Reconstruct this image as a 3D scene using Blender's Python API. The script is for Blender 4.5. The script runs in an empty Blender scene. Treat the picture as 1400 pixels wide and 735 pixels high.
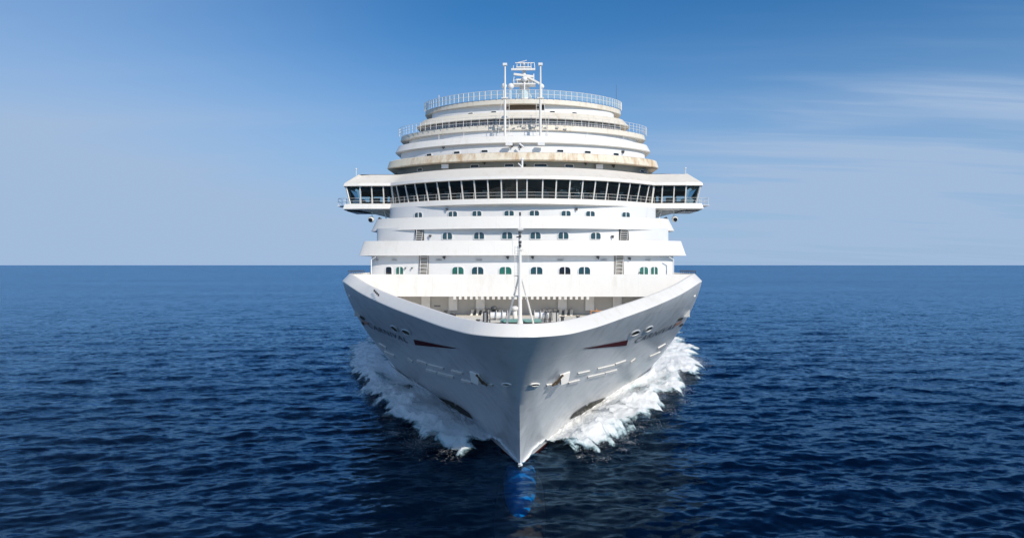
import bpy, math, random
import numpy as np
from mathutils import Vector, Matrix
random.seed(7)
R = math.radians
# ------------------------------------------------------------------ camera, sky, sun, exposure
scene = bpy.context.scene
CX, CZ, YAW, F = 0.44, 16.0, 0.0199, 933.0
cam_d = bpy.data.cameras.new('camera'); cam = bpy.data.objects.new('camera', cam_d)
scene.collection.objects.link(cam); scene.camera = cam
cam_d.sensor_width = 36.0; cam_d.lens = 36.0*F/1400.0
cam_d.clip_start = 0.5; cam_d.clip_end = 60000
cam.location = (CX, 0, CZ); cam.rotation_euler = (R(90) - 5.5/933.0, 0, YAW)

SUN_AZ, SUN_EL = 38.0, 34.5          # azimuth to the right of straight behind the camera
sdir = Vector((math.sin(R(SUN_AZ))*math.cos(R(SUN_EL)), -math.cos(R(SUN_AZ))*math.cos(R(SUN_EL)), math.sin(R(SUN_EL))))
world = bpy.data.worlds.new('World'); scene.world = world; world.use_nodes = True
wn = world.node_tree.nodes; wl = world.node_tree.links; wn.clear()
wo = wn.new('ShaderNodeOutputWorld'); bg = wn.new('ShaderNodeBackground')
sky = wn.new('ShaderNodeTexSky'); sky.sky_type = 'NISHITA'; sky.sun_disc = False
sky.sun_elevation = R(SUN_EL); sky.sun_rotation = math.atan2(sdir.x, sdir.y)
sky.altitude = 0; sky.air_density = 1.0; sky.dust_density = 0.5; sky.ozone_density = 2.5
bg.inputs['Strength'].default_value = 0.095
def mnode(nodes, links, op, a, b=None, c=None, clamp=False):
    n = nodes.new('ShaderNodeMath'); n.operation = op; n.use_clamp = clamp
    for i, v in enumerate((a, b, c)):
        if v is None: continue
        if isinstance(v, (int, float)): n.inputs[i].default_value = v
        else: links.new(v, n.inputs[i])
    return n.outputs[0]
# thin cirrus: noise streaks on a high plane, by direction
M_ = lambda *a, **k: mnode(wn, wl, *a, **k)
tc = wn.new('ShaderNodeTexCoord'); sep = wn.new('ShaderNodeSeparateXYZ'); wl.new(tc.outputs['Generated'], sep.inputs[0])
zc = M_('ADD', M_('MAXIMUM', sep.outputs[2], 0.0), 0.11)
u_ = M_('DIVIDE', sep.outputs[0], zc); v_ = M_('DIVIDE', sep.outputs[1], zc)
comb = wn.new('ShaderNodeCombineXYZ'); wl.new(u_, comb.inputs[0]); wl.new(v_, comb.inputs[1])
def wnoise(scale, rot, loc, detail, sc, dist=0.0):
    mp = wn.new('ShaderNodeMapping'); wl.new(comb.outputs[0], mp.inputs[0])
    mp.inputs['Rotation'].default_value = (0, 0, rot); mp.inputs['Scale'].default_value = scale; mp.inputs['Location'].default_value = loc
    t = wn.new('ShaderNodeTexNoise'); wl.new(mp.outputs[0], t.inputs['Vector'])
    t.inputs['Scale'].default_value = sc; t.inputs['Detail'].default_value = detail; t.inputs['Distortion'].default_value = dist
    return t.outputs['Fac']
def wmap(v, a, b, c, d):
    n = wn.new('ShaderNodeMapRange'); n.interpolation_type = 'SMOOTHSTEP'; wl.new(v, n.inputs[0])
    for i, k in enumerate((a, b, c, d)): n.inputs[i+1].default_value = k
    return n.outputs[0]
streak = wmap(wnoise((0.40, 1.7, 1), R(48), (3.1, 1.7, 0), 7, 0.85, 0.6), 0.40, 0.72, 0, 1)
fine = wmap(wnoise((0.5, 5.0, 1), R(55), (0.3, 5.1, 0), 8, 1.7, 0.9), 0.42, 0.78, 0, 1)
veil = wmap(wnoise((0.5, 0.8, 1), R(20), (7.3, 2.2, 0), 3, 0.45), 0.38, 0.75, 0, 1)
left = M_('MULTIPLY', wmap(sep.outputs[0], -0.66, -0.05, 1.0, 0.0), M_('ADD', 0.55, M_('MULTIPLY', wnoise((0.4, 1.2, 1), R(35), (1.1, 4.2, 0), 5, 0.6, 0.8), 0.9)))
rgt = wmap(sep.outputs[0], 0.0, 0.45, 0.15, 1.0)
cl = M_('MULTIPLY', M_('ADD', M_('MULTIPLY', streak, 0.58), M_('MULTIPLY', fine, M_('ADD', 0.13, M_('MULTIPLY', streak, 0.30)))), rgt)
cl = M_('MULTIPLY', cl, wmap(sep.outputs[2], 0.16, 0.34, 1.0, 0.12))
cl = M_('ADD', cl, M_('MULTIPLY', M_('MULTIPLY', veil, 0.08), wmap(sep.outputs[2], 0.16, 0.34, 1.0, 0.2))); cl = M_('ADD', cl, M_('MULTIPLY', left, 0.42))
lowv = wmap(sep.outputs[2], 0.0, 0.36, 0.88, 0.0)      # thin haze layer towards the horizon
cl = M_('ADD', cl, lowv, clamp=True)
mix = wn.new('ShaderNodeMixRGB'); wl.new(cl, mix.inputs[0])
tint = wn.new('ShaderNodeMixRGB'); tint.blend_type = 'MULTIPLY'; tint.inputs[0].default_value = 1.0
wl.new(sky.outputs[0], tint.inputs[1]); tint.inputs[2].default_value = (0.31, 0.82, 1.20, 1)
wl.new(tint.outputs[0], mix.inputs[1]); mix.inputs[2].default_value = (3.8, 5.25, 7.5, 1)
wl.new(mix.outputs[0], bg.inputs[0]); wl.new(bg.outputs[0], wo.inputs[0])

sd = bpy.data.lights.new('sun', 'SUN'); sd.energy = 4.0; sd.angle = R(0.5); sd.color = (1.0, 0.92, 0.80)
so = bpy.data.objects.new('sun', sd); scene.collection.objects.link(so)
so.rotation_euler = (-sdir).to_track_quat('-Z', 'Y').to_euler(); so.location = (60, -60, 90)
vs = scene.view_settings; vs.view_transform = 'Standard'; vs.look = 'None'; vs.gamma = 1; vs.exposure = 0.0; vs.use_curve_mapping = False
scene.render.engine = 'CYCLES'; scene.cycles.transparent_max_bounces = 16; scene.cycles.max_bounces = 8

# ------------------------------------------------------------------ measuring helpers (photo 1400x735 -> metres)
def X(px, y): return ((px-700)/F - YAW)*y + CX
def Z(py, y): return CZ - (py-362.0)*y/F
def PX(x, y): return 700 + F*(YAW + (x-CX)/y)
def PY(z, y): return 362.0 + (CZ-z)*F/y

# ------------------------------------------------------------------ materials
def newmat(name):
    m = bpy.data.materials.new(name); m.use_nodes = True
    nt = m.node_tree; return m, nt.nodes, nt.links, nt.nodes['Principled BSDF']
def mat(name, col, rough=0.5, metal=0.0, spec=0.5, var=0.06, scale=3.0, bump=0.0, bscale=8.0, streak=None, seams=None):
    """procedural paint: colour varied by noise, optional rust streaks running down, optional plate bump"""
    m, n, l, p = newmat(name)
    tcn = n.new('ShaderNodeTexCoord')
    t = n.new('ShaderNodeTexNoise'); t.inputs['Scale'].default_value = scale; t.inputs['Detail'].default_value = 5
    l.new(tcn.outputs['Object'], t.inputs['Vector'])
    r = n.new('ShaderNodeMixRGB'); l.new(t.outputs['Fac'], r.inputs[0])
    r.inputs[1].default_value = tuple(c*(1-var) for c in col)+(1,)
    r.inputs[2].default_value = tuple(min(1, c*(1+var)) for c in col)+(1,)
    out = r.outputs[0]
    if streak:
        scol, lo, hi, amt = streak
        mp = n.new('ShaderNodeMapping'); mp.inputs['Scale'].default_value = (1.3, 1.3, 0.16); l.new(tcn.outputs['Object'], mp.inputs[0])
        s = n.new('ShaderNodeTexNoise'); s.inputs['Scale'].default_value = 1.0; s.inputs['Detail'].default_value = 8; s.inputs['Roughness'].default_value = 0.65
        l.new(mp.outputs[0], s.inputs['Vector'])
        big = n.new('ShaderNodeTexNoise'); big.inputs['Scale'].default_value = 0.12; big.inputs['Detail'].default_value = 2; l.new(tcn.outputs['Object'], big.inputs['Vector'])
        f = mnode(n, l, 'ADD', mnode(n, l, 'MULTIPLY', s.outputs['Fac'], 0.7), mnode(n, l, 'MULTIPLY', big.outputs['Fac'], 0.3))
        mr = n.new('ShaderNodeMapRange'); mr.interpolation_type = 'SMOOTHSTEP'; l.new(f, mr.inputs[0])
        mr.inputs[1].default_value = lo; mr.inputs[2].default_value = hi; mr.inputs[4].default_value = amt
        x = n.new('ShaderNodeMixRGB'); l.new(mr.outputs[0], x.inputs[0]); l.new(out, x.inputs[1]); x.inputs[2].default_value = tuple(scol)+(1,)
        out = x.outputs[0]
    l.new(out, p.inputs['Base Color'])
    p.inputs['Roughness'].default_value = rough; p.inputs['Metallic'].default_value = metal
    p.inputs['Specular IOR Level'].default_value = spec
    if bump:
        b = n.new('ShaderNodeBump'); b.inputs['Strength'].default_value = bump; b.inputs['Distance'].default_value = 0.05
        t2 = n.new('ShaderNodeTexNoise'); t2.inputs['Scale'].default_value = bscale; t2.inputs['Detail'].default_value = 3
        l.new(tcn.outputs['Object'], t2.inputs['Vector']); h = t2.outputs['Fac']
        if seams:
            # welded plate seams: thin ridges every few metres up and along
            sp = n.new('ShaderNodeSeparateXYZ'); l.new(tcn.outputs['Object'], sp.inputs[0])
            for ax, step in seams:
                a = mnode(n, l, 'PINGPONG', sp.outputs[ax], step/2)
                a = mnode(n, l, 'LESS_THAN', a, 0.05)
                h = mnode(n, l, 'ADD', h, mnode(n, l, 'MULTIPLY', a, 1.5))
        l.new(h, b.inputs['Height']); l.new(b.outputs[0], p.inputs['Normal'])
    return m
WHITE = mat('white_paint', (0.80, 0.765, 0.71), 0.38, var=0.03, scale=0.6, bump=0.3, bscale=1.2, streak=((0.62, 0.55, 0.44), 0.50, 0.72, 0.45), seams=((0, 2.9),))
WALL = mat('wall_paint', (0.77, 0.765, 0.76), 0.45, var=0.03, scale=0.8, bump=0.15, bscale=1.5, streak=((0.45, 0.43, 0.42), 0.57, 0.75, 0.45))
TAN = mat('weathered_band_paint', (0.72, 0.66, 0.56), 0.55, var=0.06, scale=1.0, bump=0.1, streak=((0.50, 0.36, 0.20), 0.50, 0.68, 0.5))
RUST = mat('rusty_band_paint', (0.76, 0.68, 0.54), 0.6, var=0.08, scale=1.5, bump=0.1, streak=((0.44, 0.25, 0.10), 0.44, 0.66, 0.8))
ROOF = mat('bridge_roof_paint', (0.72, 0.67, 0.60), 0.55, var=0.05, scale=0.7, streak=((0.50, 0.40, 0.28), 0.5, 0.7, 0.45))
HULLM = mat('hull_paint', (0.64, 0.66, 0.68), 0.27, var=0.13, scale=0.5, bump=0.45, bscale=0.6, streak=((0.34, 0.34, 0.33), 0.46, 0.72, 0.5), seams=((2, 2.4), (1, 8.0)))
DECKM = mat('deck_paint', (0.74, 0.70, 0.63), 0.6, var=0.08, scale=1.2, streak=((0.5, 0.42, 0.32), 0.5, 0.7, 0.3))
GREYW = mat('grey_wall_paint', (0.50, 0.49, 0.47), 0.6, var=0.08, scale=1.0)
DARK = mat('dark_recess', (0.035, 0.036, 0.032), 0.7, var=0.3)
BROWN = mat('brown_screen', (0.13, 0.085, 0.05), 0.6, var=0.2)
STEEL = mat('dark_steel', (0.07, 0.07, 0.07), 0.5, metal=0.2, var=0.3)
GREEN = mat('green_deck_coating', (0.20, 0.42, 0.36), 0.6, var=0.12)
ORANGE = mat('orange_primer', (0.55, 0.25, 0.10), 0.6, var=0.2)
RED = mat('red_livery', (0.085, 0.002, 0.008), 0.6, spec=0.2, var=0.08)
NAVY = mat('navy_lettering', (0.09, 0.11, 0.15), 0.6, spec=0.2, var=0.1)
OLIVE = mat('olive_opening', (0.05, 0.05, 0.035), 0.8, var=0.35, scale=9)
BLUEB = mat('bulb_blue', (0.0, 0.50, 1.0), 0.4, var=0.08, scale=0.8)
REDB = mat('bulb_red', (0.50, 0.075, 0.03), 0.5, var=0.15, scale=0.8)
ANTIF = mat('antifouling', (0.06, 0.012, 0.010), 0.8, spec=0.1, var=0.2)
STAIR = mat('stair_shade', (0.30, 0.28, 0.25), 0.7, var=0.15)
def glassmat(name, col, rough=0.04, spec=0.8):
    m, n, l, p = newmat(name)
    t = n.new('ShaderNodeTexNoise'); t.inputs['Scale'].default_value = 0.7; t.inputs['Detail'].default_value = 4
    tcn = n.new('ShaderNodeTexCoord'); l.new(tcn.outputs['Object'], t.inputs['Vector'])
    r = n.new('ShaderNodeMixRGB'); l.new(t.outputs['Fac'], r.inputs[0])
    r.inputs[1].default_value = tuple(c*0.4 for c in col)+(1,); r.inputs[2].default_value = tuple(c*1.6 for c in col)+(1,)
    l.new(r.outputs[0], p.inputs['Base Color']); p.inputs['Roughness'].default_value = rough
    p.inputs['Specular IOR Level'].default_value = spec
    return m
GREENG = glassmat('green_window_glass', (0.03, 0.14, 0.11))
TEALG = glassmat('teal_window_glass', (0.025, 0.07, 0.09))
DARKG = glassmat('dark_window_glass', (0.012, 0.016, 0.02))
SMOKE = glassmat('smoked_screen_glass', (0.22, 0.21, 0.21), 0.2)
def clear(name, tintc, op):
    m, n, l, p = newmat(name); n.remove(p)
    o = n['Material Output']; tr = n.new('ShaderNodeBsdfTransparent'); tr.inputs[0].default_value = tintc+(1,)
    gl = n.new('ShaderNodeBsdfGlossy'); gl.inputs['Roughness'].default_value = 0.03
    df = n.new('ShaderNodeBsdfDiffuse'); df.inputs[0].default_value = (0.55, 0.7, 0.75, 1)
    fr = n.new('ShaderNodeFresnel'); fr.inputs[0].default_value = 1.5
    a = n.new('ShaderNodeMixShader'); a.inputs[0].default_value = op; l.new(tr.outputs[0], a.inputs[1]); l.new(df.outputs[0], a.inputs[2])
    b = n.new('ShaderNodeMixShader'); l.new(fr.outputs[0], b.inputs[0]); l.new(a.outputs[0], b.inputs[1]); l.new(gl.outputs[0], b.inputs[2])
    l.new(b.outputs[0], o.inputs[0]); return m
BRIDGEG = clear('bridge_glass', (0.36, 0.52, 0.56), 0.015)
SCREENG = clear('wind_screen_glass', (0.75, 0.88, 0.92), 0.30)

# ------------------------------------------------------------------ mesh helpers
C = scene.collection
class MB:
    def __init__(s): s.v = []; s.f = []; s.mi = []
    def quad(s, a, b, c, d, mi=0):
        i = len(s.v); s.v += [tuple(a), tuple(b), tuple(c), tuple(d)]; s.f.append((i, i+1, i+2, i+3)); s.mi.append(mi)
    def poly(s, pts, mi=0):
        i = len(s.v); s.v += [tuple(p) for p in pts]; s.f.append(tuple(range(i, i+len(pts)))); s.mi.append(mi)
    def grid(s, rows, mi=0, close=False):
        i = len(s.v); nr = len(rows); nc = len(rows[0])
        for r in rows: s.v += [tuple(p) for p in r]
        for a in range(nr-1 if not close else nr):
            for b in range(nc-1):
                a2 = (a+1) % nr
                s.f.append((i+a*nc+b, i+a*nc+b+1, i+a2*nc+b+1, i+a2*nc+b)); s.mi.append(mi)
    def hexa(s, p, mi=0):   # 8 points: bottom 4, top 4
        i = len(s.v); s.v += [tuple(q) for q in p]
        for f in ((3,2,1,0),(4,5,6,7),(0,1,5,4),(1,2,6,5),(2,3,7,6),(3,0,4,7)):
            s.f.append(tuple(i+k for k in f)); s.mi.append(mi)
    def box(s, c, d, rz=0, mi=0, tilt=0):
        cx, cy, cz = c; hx, hy, hz = d[0]/2, d[1]/2, d[2]/2
        m = Matrix.Rotation(rz, 3, 'Z') @ Matrix.Rotation(tilt, 3, 'Y')
        pts = [Vector((cx, cy, cz)) + m @ Vector(q) for q in ((-hx,-hy,-hz),(hx,-hy,-hz),(hx,hy,-hz),(-hx,hy,-hz),(-hx,-hy,hz),(hx,-hy,hz),(hx,hy,hz),(-hx,hy,hz))]
        s.hexa(pts, mi)
    def tube(s, a, b, r0, r1=None, n=8, mi=0):
        a = Vector(a); b = Vector(b); r1 = r0 if r1 is None else r1
        d = (b-a).normalized(); q = d.orthogonal().normalized(); w = d.cross(q)
        i = len(s.v)
        for P, r in ((a, r0), (b, r1)):
            for k in range(n):
                t = 2*math.pi*k/n; s.v.append(tuple(P + q*math.cos(t)*r + w*math.sin(t)*r))
        for k in range(n):
            k2 = (k+1) % n; s.f.append((i+k, i+k2, i+n+k2, i+n+k)); s.mi.append(mi)
        s.f.append(tuple(i+k for k in reversed(range(n)))); s.mi.append(mi)
        s.f.append(tuple(i+n+k for k in range(n))); s.mi.append(mi)
    def ball(s, c, r, sx=1, sy=1, sz=1, n=10, mi=0):
        rows = []
        for a in range(n+1):
            th = math.pi*a/n; rows.append([(c[0]+r*sx*math.sin(th)*math.cos(2*math.pi*b/(2*n)), c[1]+r*sy*math.sin(th)*math.sin(2*math.pi*b/(2*n)), c[2]+r*sz*math.cos(th)) for b in range(2*n+1)])
        s.grid(rows, mi)
    def build(s, name, mats, parent=None, smooth=False, label=None, kind=None):
        me = bpy.data.meshes.new(name); me.from_pydata(s.v, [], s.f)
        if not isinstance(mats, (list, tuple)): mats = [mats]
        for m in mats: me.materials.append(m)
        if len(mats) > 1: me.polygons.foreach_set('material_index', s.mi)
        if smooth:
            me.polygons.foreach_set('use_smooth', [True]*len(me.polygons))
        me.update()
        o = bpy.data.objects.new(name, me); C.objects.link(o); o.parent = parent
        if label: o['label'] = label
        if kind: o['kind'] = kind
        return o
def sharp(o, ang=35):
    import bmesh
    bm = bmesh.new(); bm.from_mesh(o.data); bmesh.ops.remove_doubles(bm, verts=bm.verts, dist=0.002)
    bmesh.ops.recalc_face_normals(bm, faces=bm.faces)
    for e in bm.edges:
        if len(e.link_faces) == 2 and e.calc_face_angle(0) > R(ang): e.smooth = False
    for f in bm.faces: f.smooth = True
    bm.to_mesh(o.data); bm.free(); return o

# ------------------------------------------------------------------ numpy noise
def _hash(ix, iy, seed):
    h = (ix*374761393 + iy*668265263 + seed*2147483647) & 0xffffffff
    h = ((h ^ (h >> 13))*1274126177) & 0xffffffff
    return ((h ^ (h >> 16)) & 0xffff)/65535.0
def vnoise(x, y, seed=0):
    x = np.asarray(x, float); y = np.asarray(y, float)
    ix = np.floor(x).astype(np.int64); iy = np.floor(y).astype(np.int64); fx = x-ix; fy = y-iy
    fx = fx*fx*(3-2*fx); fy = fy*fy*(3-2*fy)
    a = _hash(ix, iy, seed); b = _hash(ix+1, iy, seed); c = _hash(ix, iy+1, seed); d = _hash(ix+1, iy+1, seed)
    return (a*(1-fx)+b*fx)*(1-fy) + (c*(1-fx)+d*fx)*fy
def fbm(x, y, oct=5, seed=0, gain=0.5):
    s = 0; a = 1; t = 0
    for k in range(oct):
        s = s + a*vnoise(x*2**k+17.3*k, y*2**k-9.1*k, seed+k); t += a; a *= gain
    return s/t
def sst(a, b, x):
    t = np.clip((x-a)/(b-a), 0, 1); return t*t*(3-2*t)

# ------------------------------------------------------------------ SETTING: sea
rng = np.random.default_rng(5)
NW = 170
lam = np.exp(rng.uniform(math.log(0.8), math.log(26), NW))
wdir = R(97) + rng.normal(0, 0.33, NW)*np.where(lam < 5, 1.3, 0.8)
wdir = wdir
kx = 2*math.pi/lam*np.cos(wdir); ky = 2*math.pi/lam*np.sin(wdir); ph = rng.uniform(0, 2*math.pi, NW)
amp = 0.0050*lam**0.66 * (0.6+0.8*rng.random(NW)) * np.exp(-(lam/15.0)**2)
def sea_z(x, y, res):
    z = np.zeros_like(x)
    env = 0.6 + 0.8*fbm(x/30, y/22, 3, 91)
    for i in range(NW):
        a = amp[i]*np.clip((lam[i]/np.maximum(res, 0.01)-2.2)/2.5, 0, 1)
        p = kx[i]*x + ky[i]*y + ph[i]
        z += a*np.sin(p + 0.35*np.sin(p))
    return z*env
rr = [3.0]
while rr[-1] < 45000:
    r = rr[-1]; rr.append(r + min(max(0.16, r*r/(16*682)*0.75), r*0.25) * (4 if r < 24 else 1))
rr = np.array(rr)
thf = np.radians(np.concatenate([np.arange(38, 142, 0.105), np.arange(142, 398.01, 4.0)]))
RRg, TH = np.meshgrid(rr, thf, indexing='ij')
xs = CX + RRg*np.cos(TH); ys = RRg*np.sin(TH)
dr = np.gradient(rr)[:, None]*0.6 + RRg*R(0.105)*0.5
dr = np.where(TH > R(142.5), RRg*R(4), dr)
zs = sea_z(xs, ys, dr)
nr, nc = xs.shape
co = np.stack([xs, ys, zs], -1).reshape(-1, 3)
idx = np.arange(nr*nc).reshape(nr, nc)
q = np.stack([idx[:-1, :-1], idx[1:, :-1], idx[1:, 1:], idx[:-1, 1:]], -1).reshape(-1, 4)
def npmesh(name, co, q, m, smooth=True):
    me = bpy.data.meshes.new(name); me.vertices.add(len(co)); me.vertices.foreach_set('co', co.astype(np.float32).ravel())
    me.loops.add(q.size); me.loops.foreach_set('vertex_index', q.astype(np.int32).ravel())
    me.polygons.add(len(q)); me.polygons.foreach_set('loop_start', np.arange(0, q.size, 4, dtype=np.int32))
    me.polygons.foreach_set('loop_total', np.full(len(q), 4, dtype=np.int32))
    me.polygons.foreach_set('use_smooth', np.ones(len(q), bool))
    me.update(calc_edges=True); me.materials.append(m)
    o = bpy.data.objects.new(name, me); C.objects.link(o); return o
def seamat():
    m, n, l, p = newmat('sea_water'); n.remove(p); o = n['Material Output']
    tcn = n.new('ShaderNodeTexCoord')
    def tn(sc, scale, det, rot=0.0, dist=0.3):
        mp = n.new('ShaderNodeMapping'); mp.inputs['Scale'].default_value = sc; mp.inputs['Rotation'].default_value = (0, 0, rot); l.new(tcn.outputs['Object'], mp.inputs[0])
        t = n.new('ShaderNodeTexNoise'); t.inputs['Scale'].default_value = scale; t.inputs['Detail'].default_value = det; t.inputs['Distortion'].default_value = dist
        t.inputs['Roughness'].default_value = 0.6
        l.new(mp.outputs[0], t.inputs['Vector']); return t.outputs['Fac']
    # facet slopes of the small ripples, perturbing the normal directly (not filtered away with distance)
    geo = n.new('ShaderNodeNewGeometry'); acc = geo.outputs['Normal']
    wp = tn((0.25, 1, 1), 0.012, 4, R(4), 0.5)
    mr = n.new('ShaderNodeMapRange'); l.new(wp, mr.inputs[0]); mr.inputs[1].default_value = 0.3; mr.inputs[2].default_value = 0.7; mr.inputs[3].default_value = 0.7; mr.inputs[4].default_value = 1.15
    for sc, scale, det, rot, k in (((.5, 1, 1), .35, 3, R(8), .44), ((.55, 1, 1), 1.7, 5, R(-12), 1.0)):
        mp = n.new('ShaderNodeMapping'); mp.inputs['Scale'].default_value = sc; mp.inputs['Rotation'].default_value = (0, 0, rot); l.new(tcn.outputs['Object'], mp.inputs[0])
        t = n.new('ShaderNodeTexNoise'); t.inputs['Scale'].default_value = scale; t.inputs['Detail'].default_value = det; t.inputs['Distortion'].default_value = .4; t.inputs['Roughness'].default_value = .6
        l.new(mp.outputs[0], t.inputs['Vector'])
        sb = n.new('ShaderNodeVectorMath'); sb.operation = 'SUBTRACT'; l.new(t.outputs['Color'], sb.inputs[0]); sb.inputs[1].default_value = (.5, .5, .5)
        ml = n.new('ShaderNodeVectorMath'); ml.operation = 'MULTIPLY'; l.new(sb.outputs[0], ml.inputs[0]); ml.inputs[1].default_value = (k*.7, k, 0)
        sl = n.new('ShaderNodeVectorMath'); sl.operation = 'SCALE'; l.new(ml.outputs[0], sl.inputs[0]); l.new(mr.outputs[0], sl.inputs['Scale'])
        ad = n.new('ShaderNodeVectorMath'); ad.operation = 'ADD'; l.new(acc, ad.inputs[0]); l.new(sl.outputs[0], ad.inputs[1]); acc = ad.outputs[0]
    bp = n.new('ShaderNodeVectorMath'); bp.operation = 'NORMALIZE'; l.new(acc, bp.inputs[0])
    gl = n.new('ShaderNodeBsdfGlossy'); gl.inputs['Roughness'].default_value = 0.14; gl.inputs[0].default_value = (0.36, 0.61, 0.84, 1)
    df = n.new('ShaderNodeBsdfDiffuse'); df.inputs[0].default_value = (0.0006, 0.013, 0.050, 1)
    tr = n.new('ShaderNodeBsdfTransparent'); tr.inputs[0].default_value = (0.30, 0.70, 0.92, 1)
    fr = n.new('ShaderNodeFresnel'); fr.inputs[0].default_value = 1.333
    for s in (gl, df, fr): l.new(bp.outputs[0], s.inputs['Normal'])
    a = n.new('ShaderNodeMixShader'); a.inputs[0].default_value = 0.80; l.new(df.outputs[0], a.inputs[1]); l.new(tr.outputs[0], a.inputs[2])
    b = n.new('ShaderNodeMixShader'); l.new(fr.outputs[0], b.inputs[0]); l.new(a.outputs[0], b.inputs[1]); l.new(gl.outputs[0], b.inputs[2])
    l.new(b.outputs[0], o.inputs[0]); return m
SEA = seamat()
sea = npmesh('sea', co, q, SEA); sea['kind'] = 'structure'
DEEP = mat('deep_water', (0.0006, 0.004, 0.014), 1.0, spec=0, var=0.1, scale=0.02)
b = MB(); b.quad((-46000, -46000, -14), (46000, -46000, -14), (46000, 46000, -14), (-46000, 46000, -14))
b.build('deep_water', DEEP, kind='structure')

# ------------------------------------------------------------------ THE SHIP
ship = bpy.data.objects.new('cruise_ship', None); C.objects.link(ship)
ship['label'] = 'huge white cruise ship steaming head on towards the viewer'; ship['category'] = 'ship'
BACK = 318.0
HW = 18.6
def pchip(xp, yp):
    xp = np.array(xp, float); yp = np.array(yp, float); h = np.diff(xp); dl = np.diff(yp)/h
    m = np.zeros(len(xp)); m[0] = dl[0]; m[-1] = dl[-1]
    for i in range(1, len(xp)-1):
        m[i] = 0 if dl[i-1]*dl[i] <= 0 else 2/(1/dl[i-1]+1/dl[i])
    def f(x):
        x = np.clip(np.asarray(x, float), xp[0], xp[-1]); i = np.clip(np.searchsorted(xp, x)-1, 0, len(xp)-2)
        t = (x-xp[i])/h[i]
        return (2*t**3-3*t**2+1)*yp[i]+(t**3-2*t**2+t)*h[i]*m[i]+(-2*t**3+3*t**2)*yp[i+1]+(t**3-t**2)*h[i]*m[i+1]
    return f
gTf = pchip(np.sqrt([0, .015, .0526, .14, .316, .526, .684, .86, 1]), [0, .088, .162, .252, .414, .618, .777, .944, 1])
gWf = pchip([0, .06, .32, .63, .85, 1], [0, .05, .295, .64, .90, 1])
zKf = pchip([42.5, 44, 46.5, 51.5, 57.5, 62, 67, 72, 400], [11.46, 11.48, 11.57, 11.95, 12.6, 13.3, 14.3, 14.32, 14.32])
def hull_pt(u, v):
    """u 0..1 stem to full beam, v 0 waterline .. 1 deck edge (right side, x>0)"""
    u = np.asarray(u, float); v = np.asarray(v, float)
    vv = np.clip(v, 0, 1)
    d0 = 42.5 + 11.8*(1-vv**1.4); df = 71 + 33*(1-vv)**1.4
    y = d0 + u*(df-d0)
    yk = 42.5 + u*28.5
    zk = zKf(yk)
    w = vv**1.5
    g = (1-w)*gWf(u) + w*gTf(np.sqrt(u))
    z = np.where(v >= 0, v*zk, v*10)
    g = g*np.where(v < 0, 1+v*0.25, 1)
    return HW*g, y, z
# fine lookup grid to place things on the plating
UU, VV = np.meshgrid(np.linspace(0.0, 1, 700), np.linspace(0, 1, 500), indexing='ij')
HX, HY, HZ = hull_pt(UU, VV)
def uv_at(px, py, side=1):
    d = (PX(side*HX, HY)-px)**2 + (PY(HZ, HY)-py)**2 + HY*0.02
    k = np.unravel_index(np.argmin(d), d.shape); return UU[k], VV[k]
def hull_n(u, v, side=1):
    e = 0.004
    a = np.array(hull_pt(min(u+e, 1), v)) - np.array(hull_pt(max(u-e, 0), v)); c = np.array(hull_pt(u, min(v+e, 1))) - np.array(hull_pt(u, max(v-e, 0)))
    n = np.cross(a, c); n = n/np.linalg.norm(n)
    if n[0] < 0: n = -n
    if abs(n[0]) < 1e-6: n = np.array((0, -1, 0))
    return Vector((side*n[0], n[1], n[2]))
def hull_at(u, v, side=1, off=0.0):
    x, y, z = hull_pt(u, v); return Vector((side*float(x), float(y), float(z))) + hull_n(u, v, side)*off
us = np.concatenate([np.linspace(0, 0.12, 26)**1.0, np.linspace(0.13, 1, 70)])
vv_ = np.concatenate([[-0.6, -0.3], np.linspace(0, 1, 44)])
b = MB()
for side in (1, -1):
    rows = []
    for v in vv_:
        x, y, z = hull_pt(us, np.full_like(us, v)); row = [(side*a, c, d) for a, c, d in zip(x, y, z)]
        row += [(row[-1][0], 130.0, row[-1][2]), (row[-1][0], 200.0, row[-1][2]), (row[-1][0], BACK, row[-1][2])]
        rows.append(row)
    m0 = len(b.f); b.grid(rows)
    ncx = len(rows[0])-1
    for k in range(2*ncx): b.mi[m0+k] = 1
# transom
x, y, z = hull_pt(1.0, vv_)
b.grid([[(-a, BACK, c) for a, c in zip(np.full_like(z, 1)*x, z)], [(a, BACK, c) for a, c in zip(np.full_like(z, 1)*x, z)]])
hull = sharp(b.build('hull', [HULLM, ANTIF], ship), 30)

# bulwark cap: white turned-in strip round the foredeck
yk = np.concatenate([42.5+28.5*us[:], [80, 130, BACK]])
xk = np.concatenate([np.array(hull_pt(us, np.ones_like(us))[0]), [HW]*3]); zk = zKf(yk)
tx = np.gradient(xk); ty = np.gradient(yk); L = np.hypot(tx, ty); nx, ny = ty/L, -tx/L
nx[0], ny[0] = 0, -1
def inset(o): 
    xx = np.maximum(xk-nx*o, 0); xx[0] = 0
    return xx, yk-ny*o
FLOORZ = 10.9
b = MB(); prof = [(0.0, 0.0), (-0.04, 0.04), (-0.02, 0.10), (0.62, 0.76), (0.70, 0.80), (0.86, 0.80), (0.90, 0.74)]
rows_r, rows_l = [], []
for o, dz in prof:
    a, c = inset(o); rows_r.append(list(zip(a, c, zk+dz))); rows_l.append(list(zip(-a, c, zk+dz)))
fu = us; fv = FLOORZ/zKf(42.5+28.5*us)
fxx, fyy, _ = hull_pt(fu, fv)
ftx = np.gradient(fxx); fty = np.gradient(fyy); fl = np.hypot(ftx, fty); fxx = np.maximum(fxx-fty/fl*.3, 0); fyy = fyy+ftx/fl*.3; fxx[0] = 0
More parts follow.
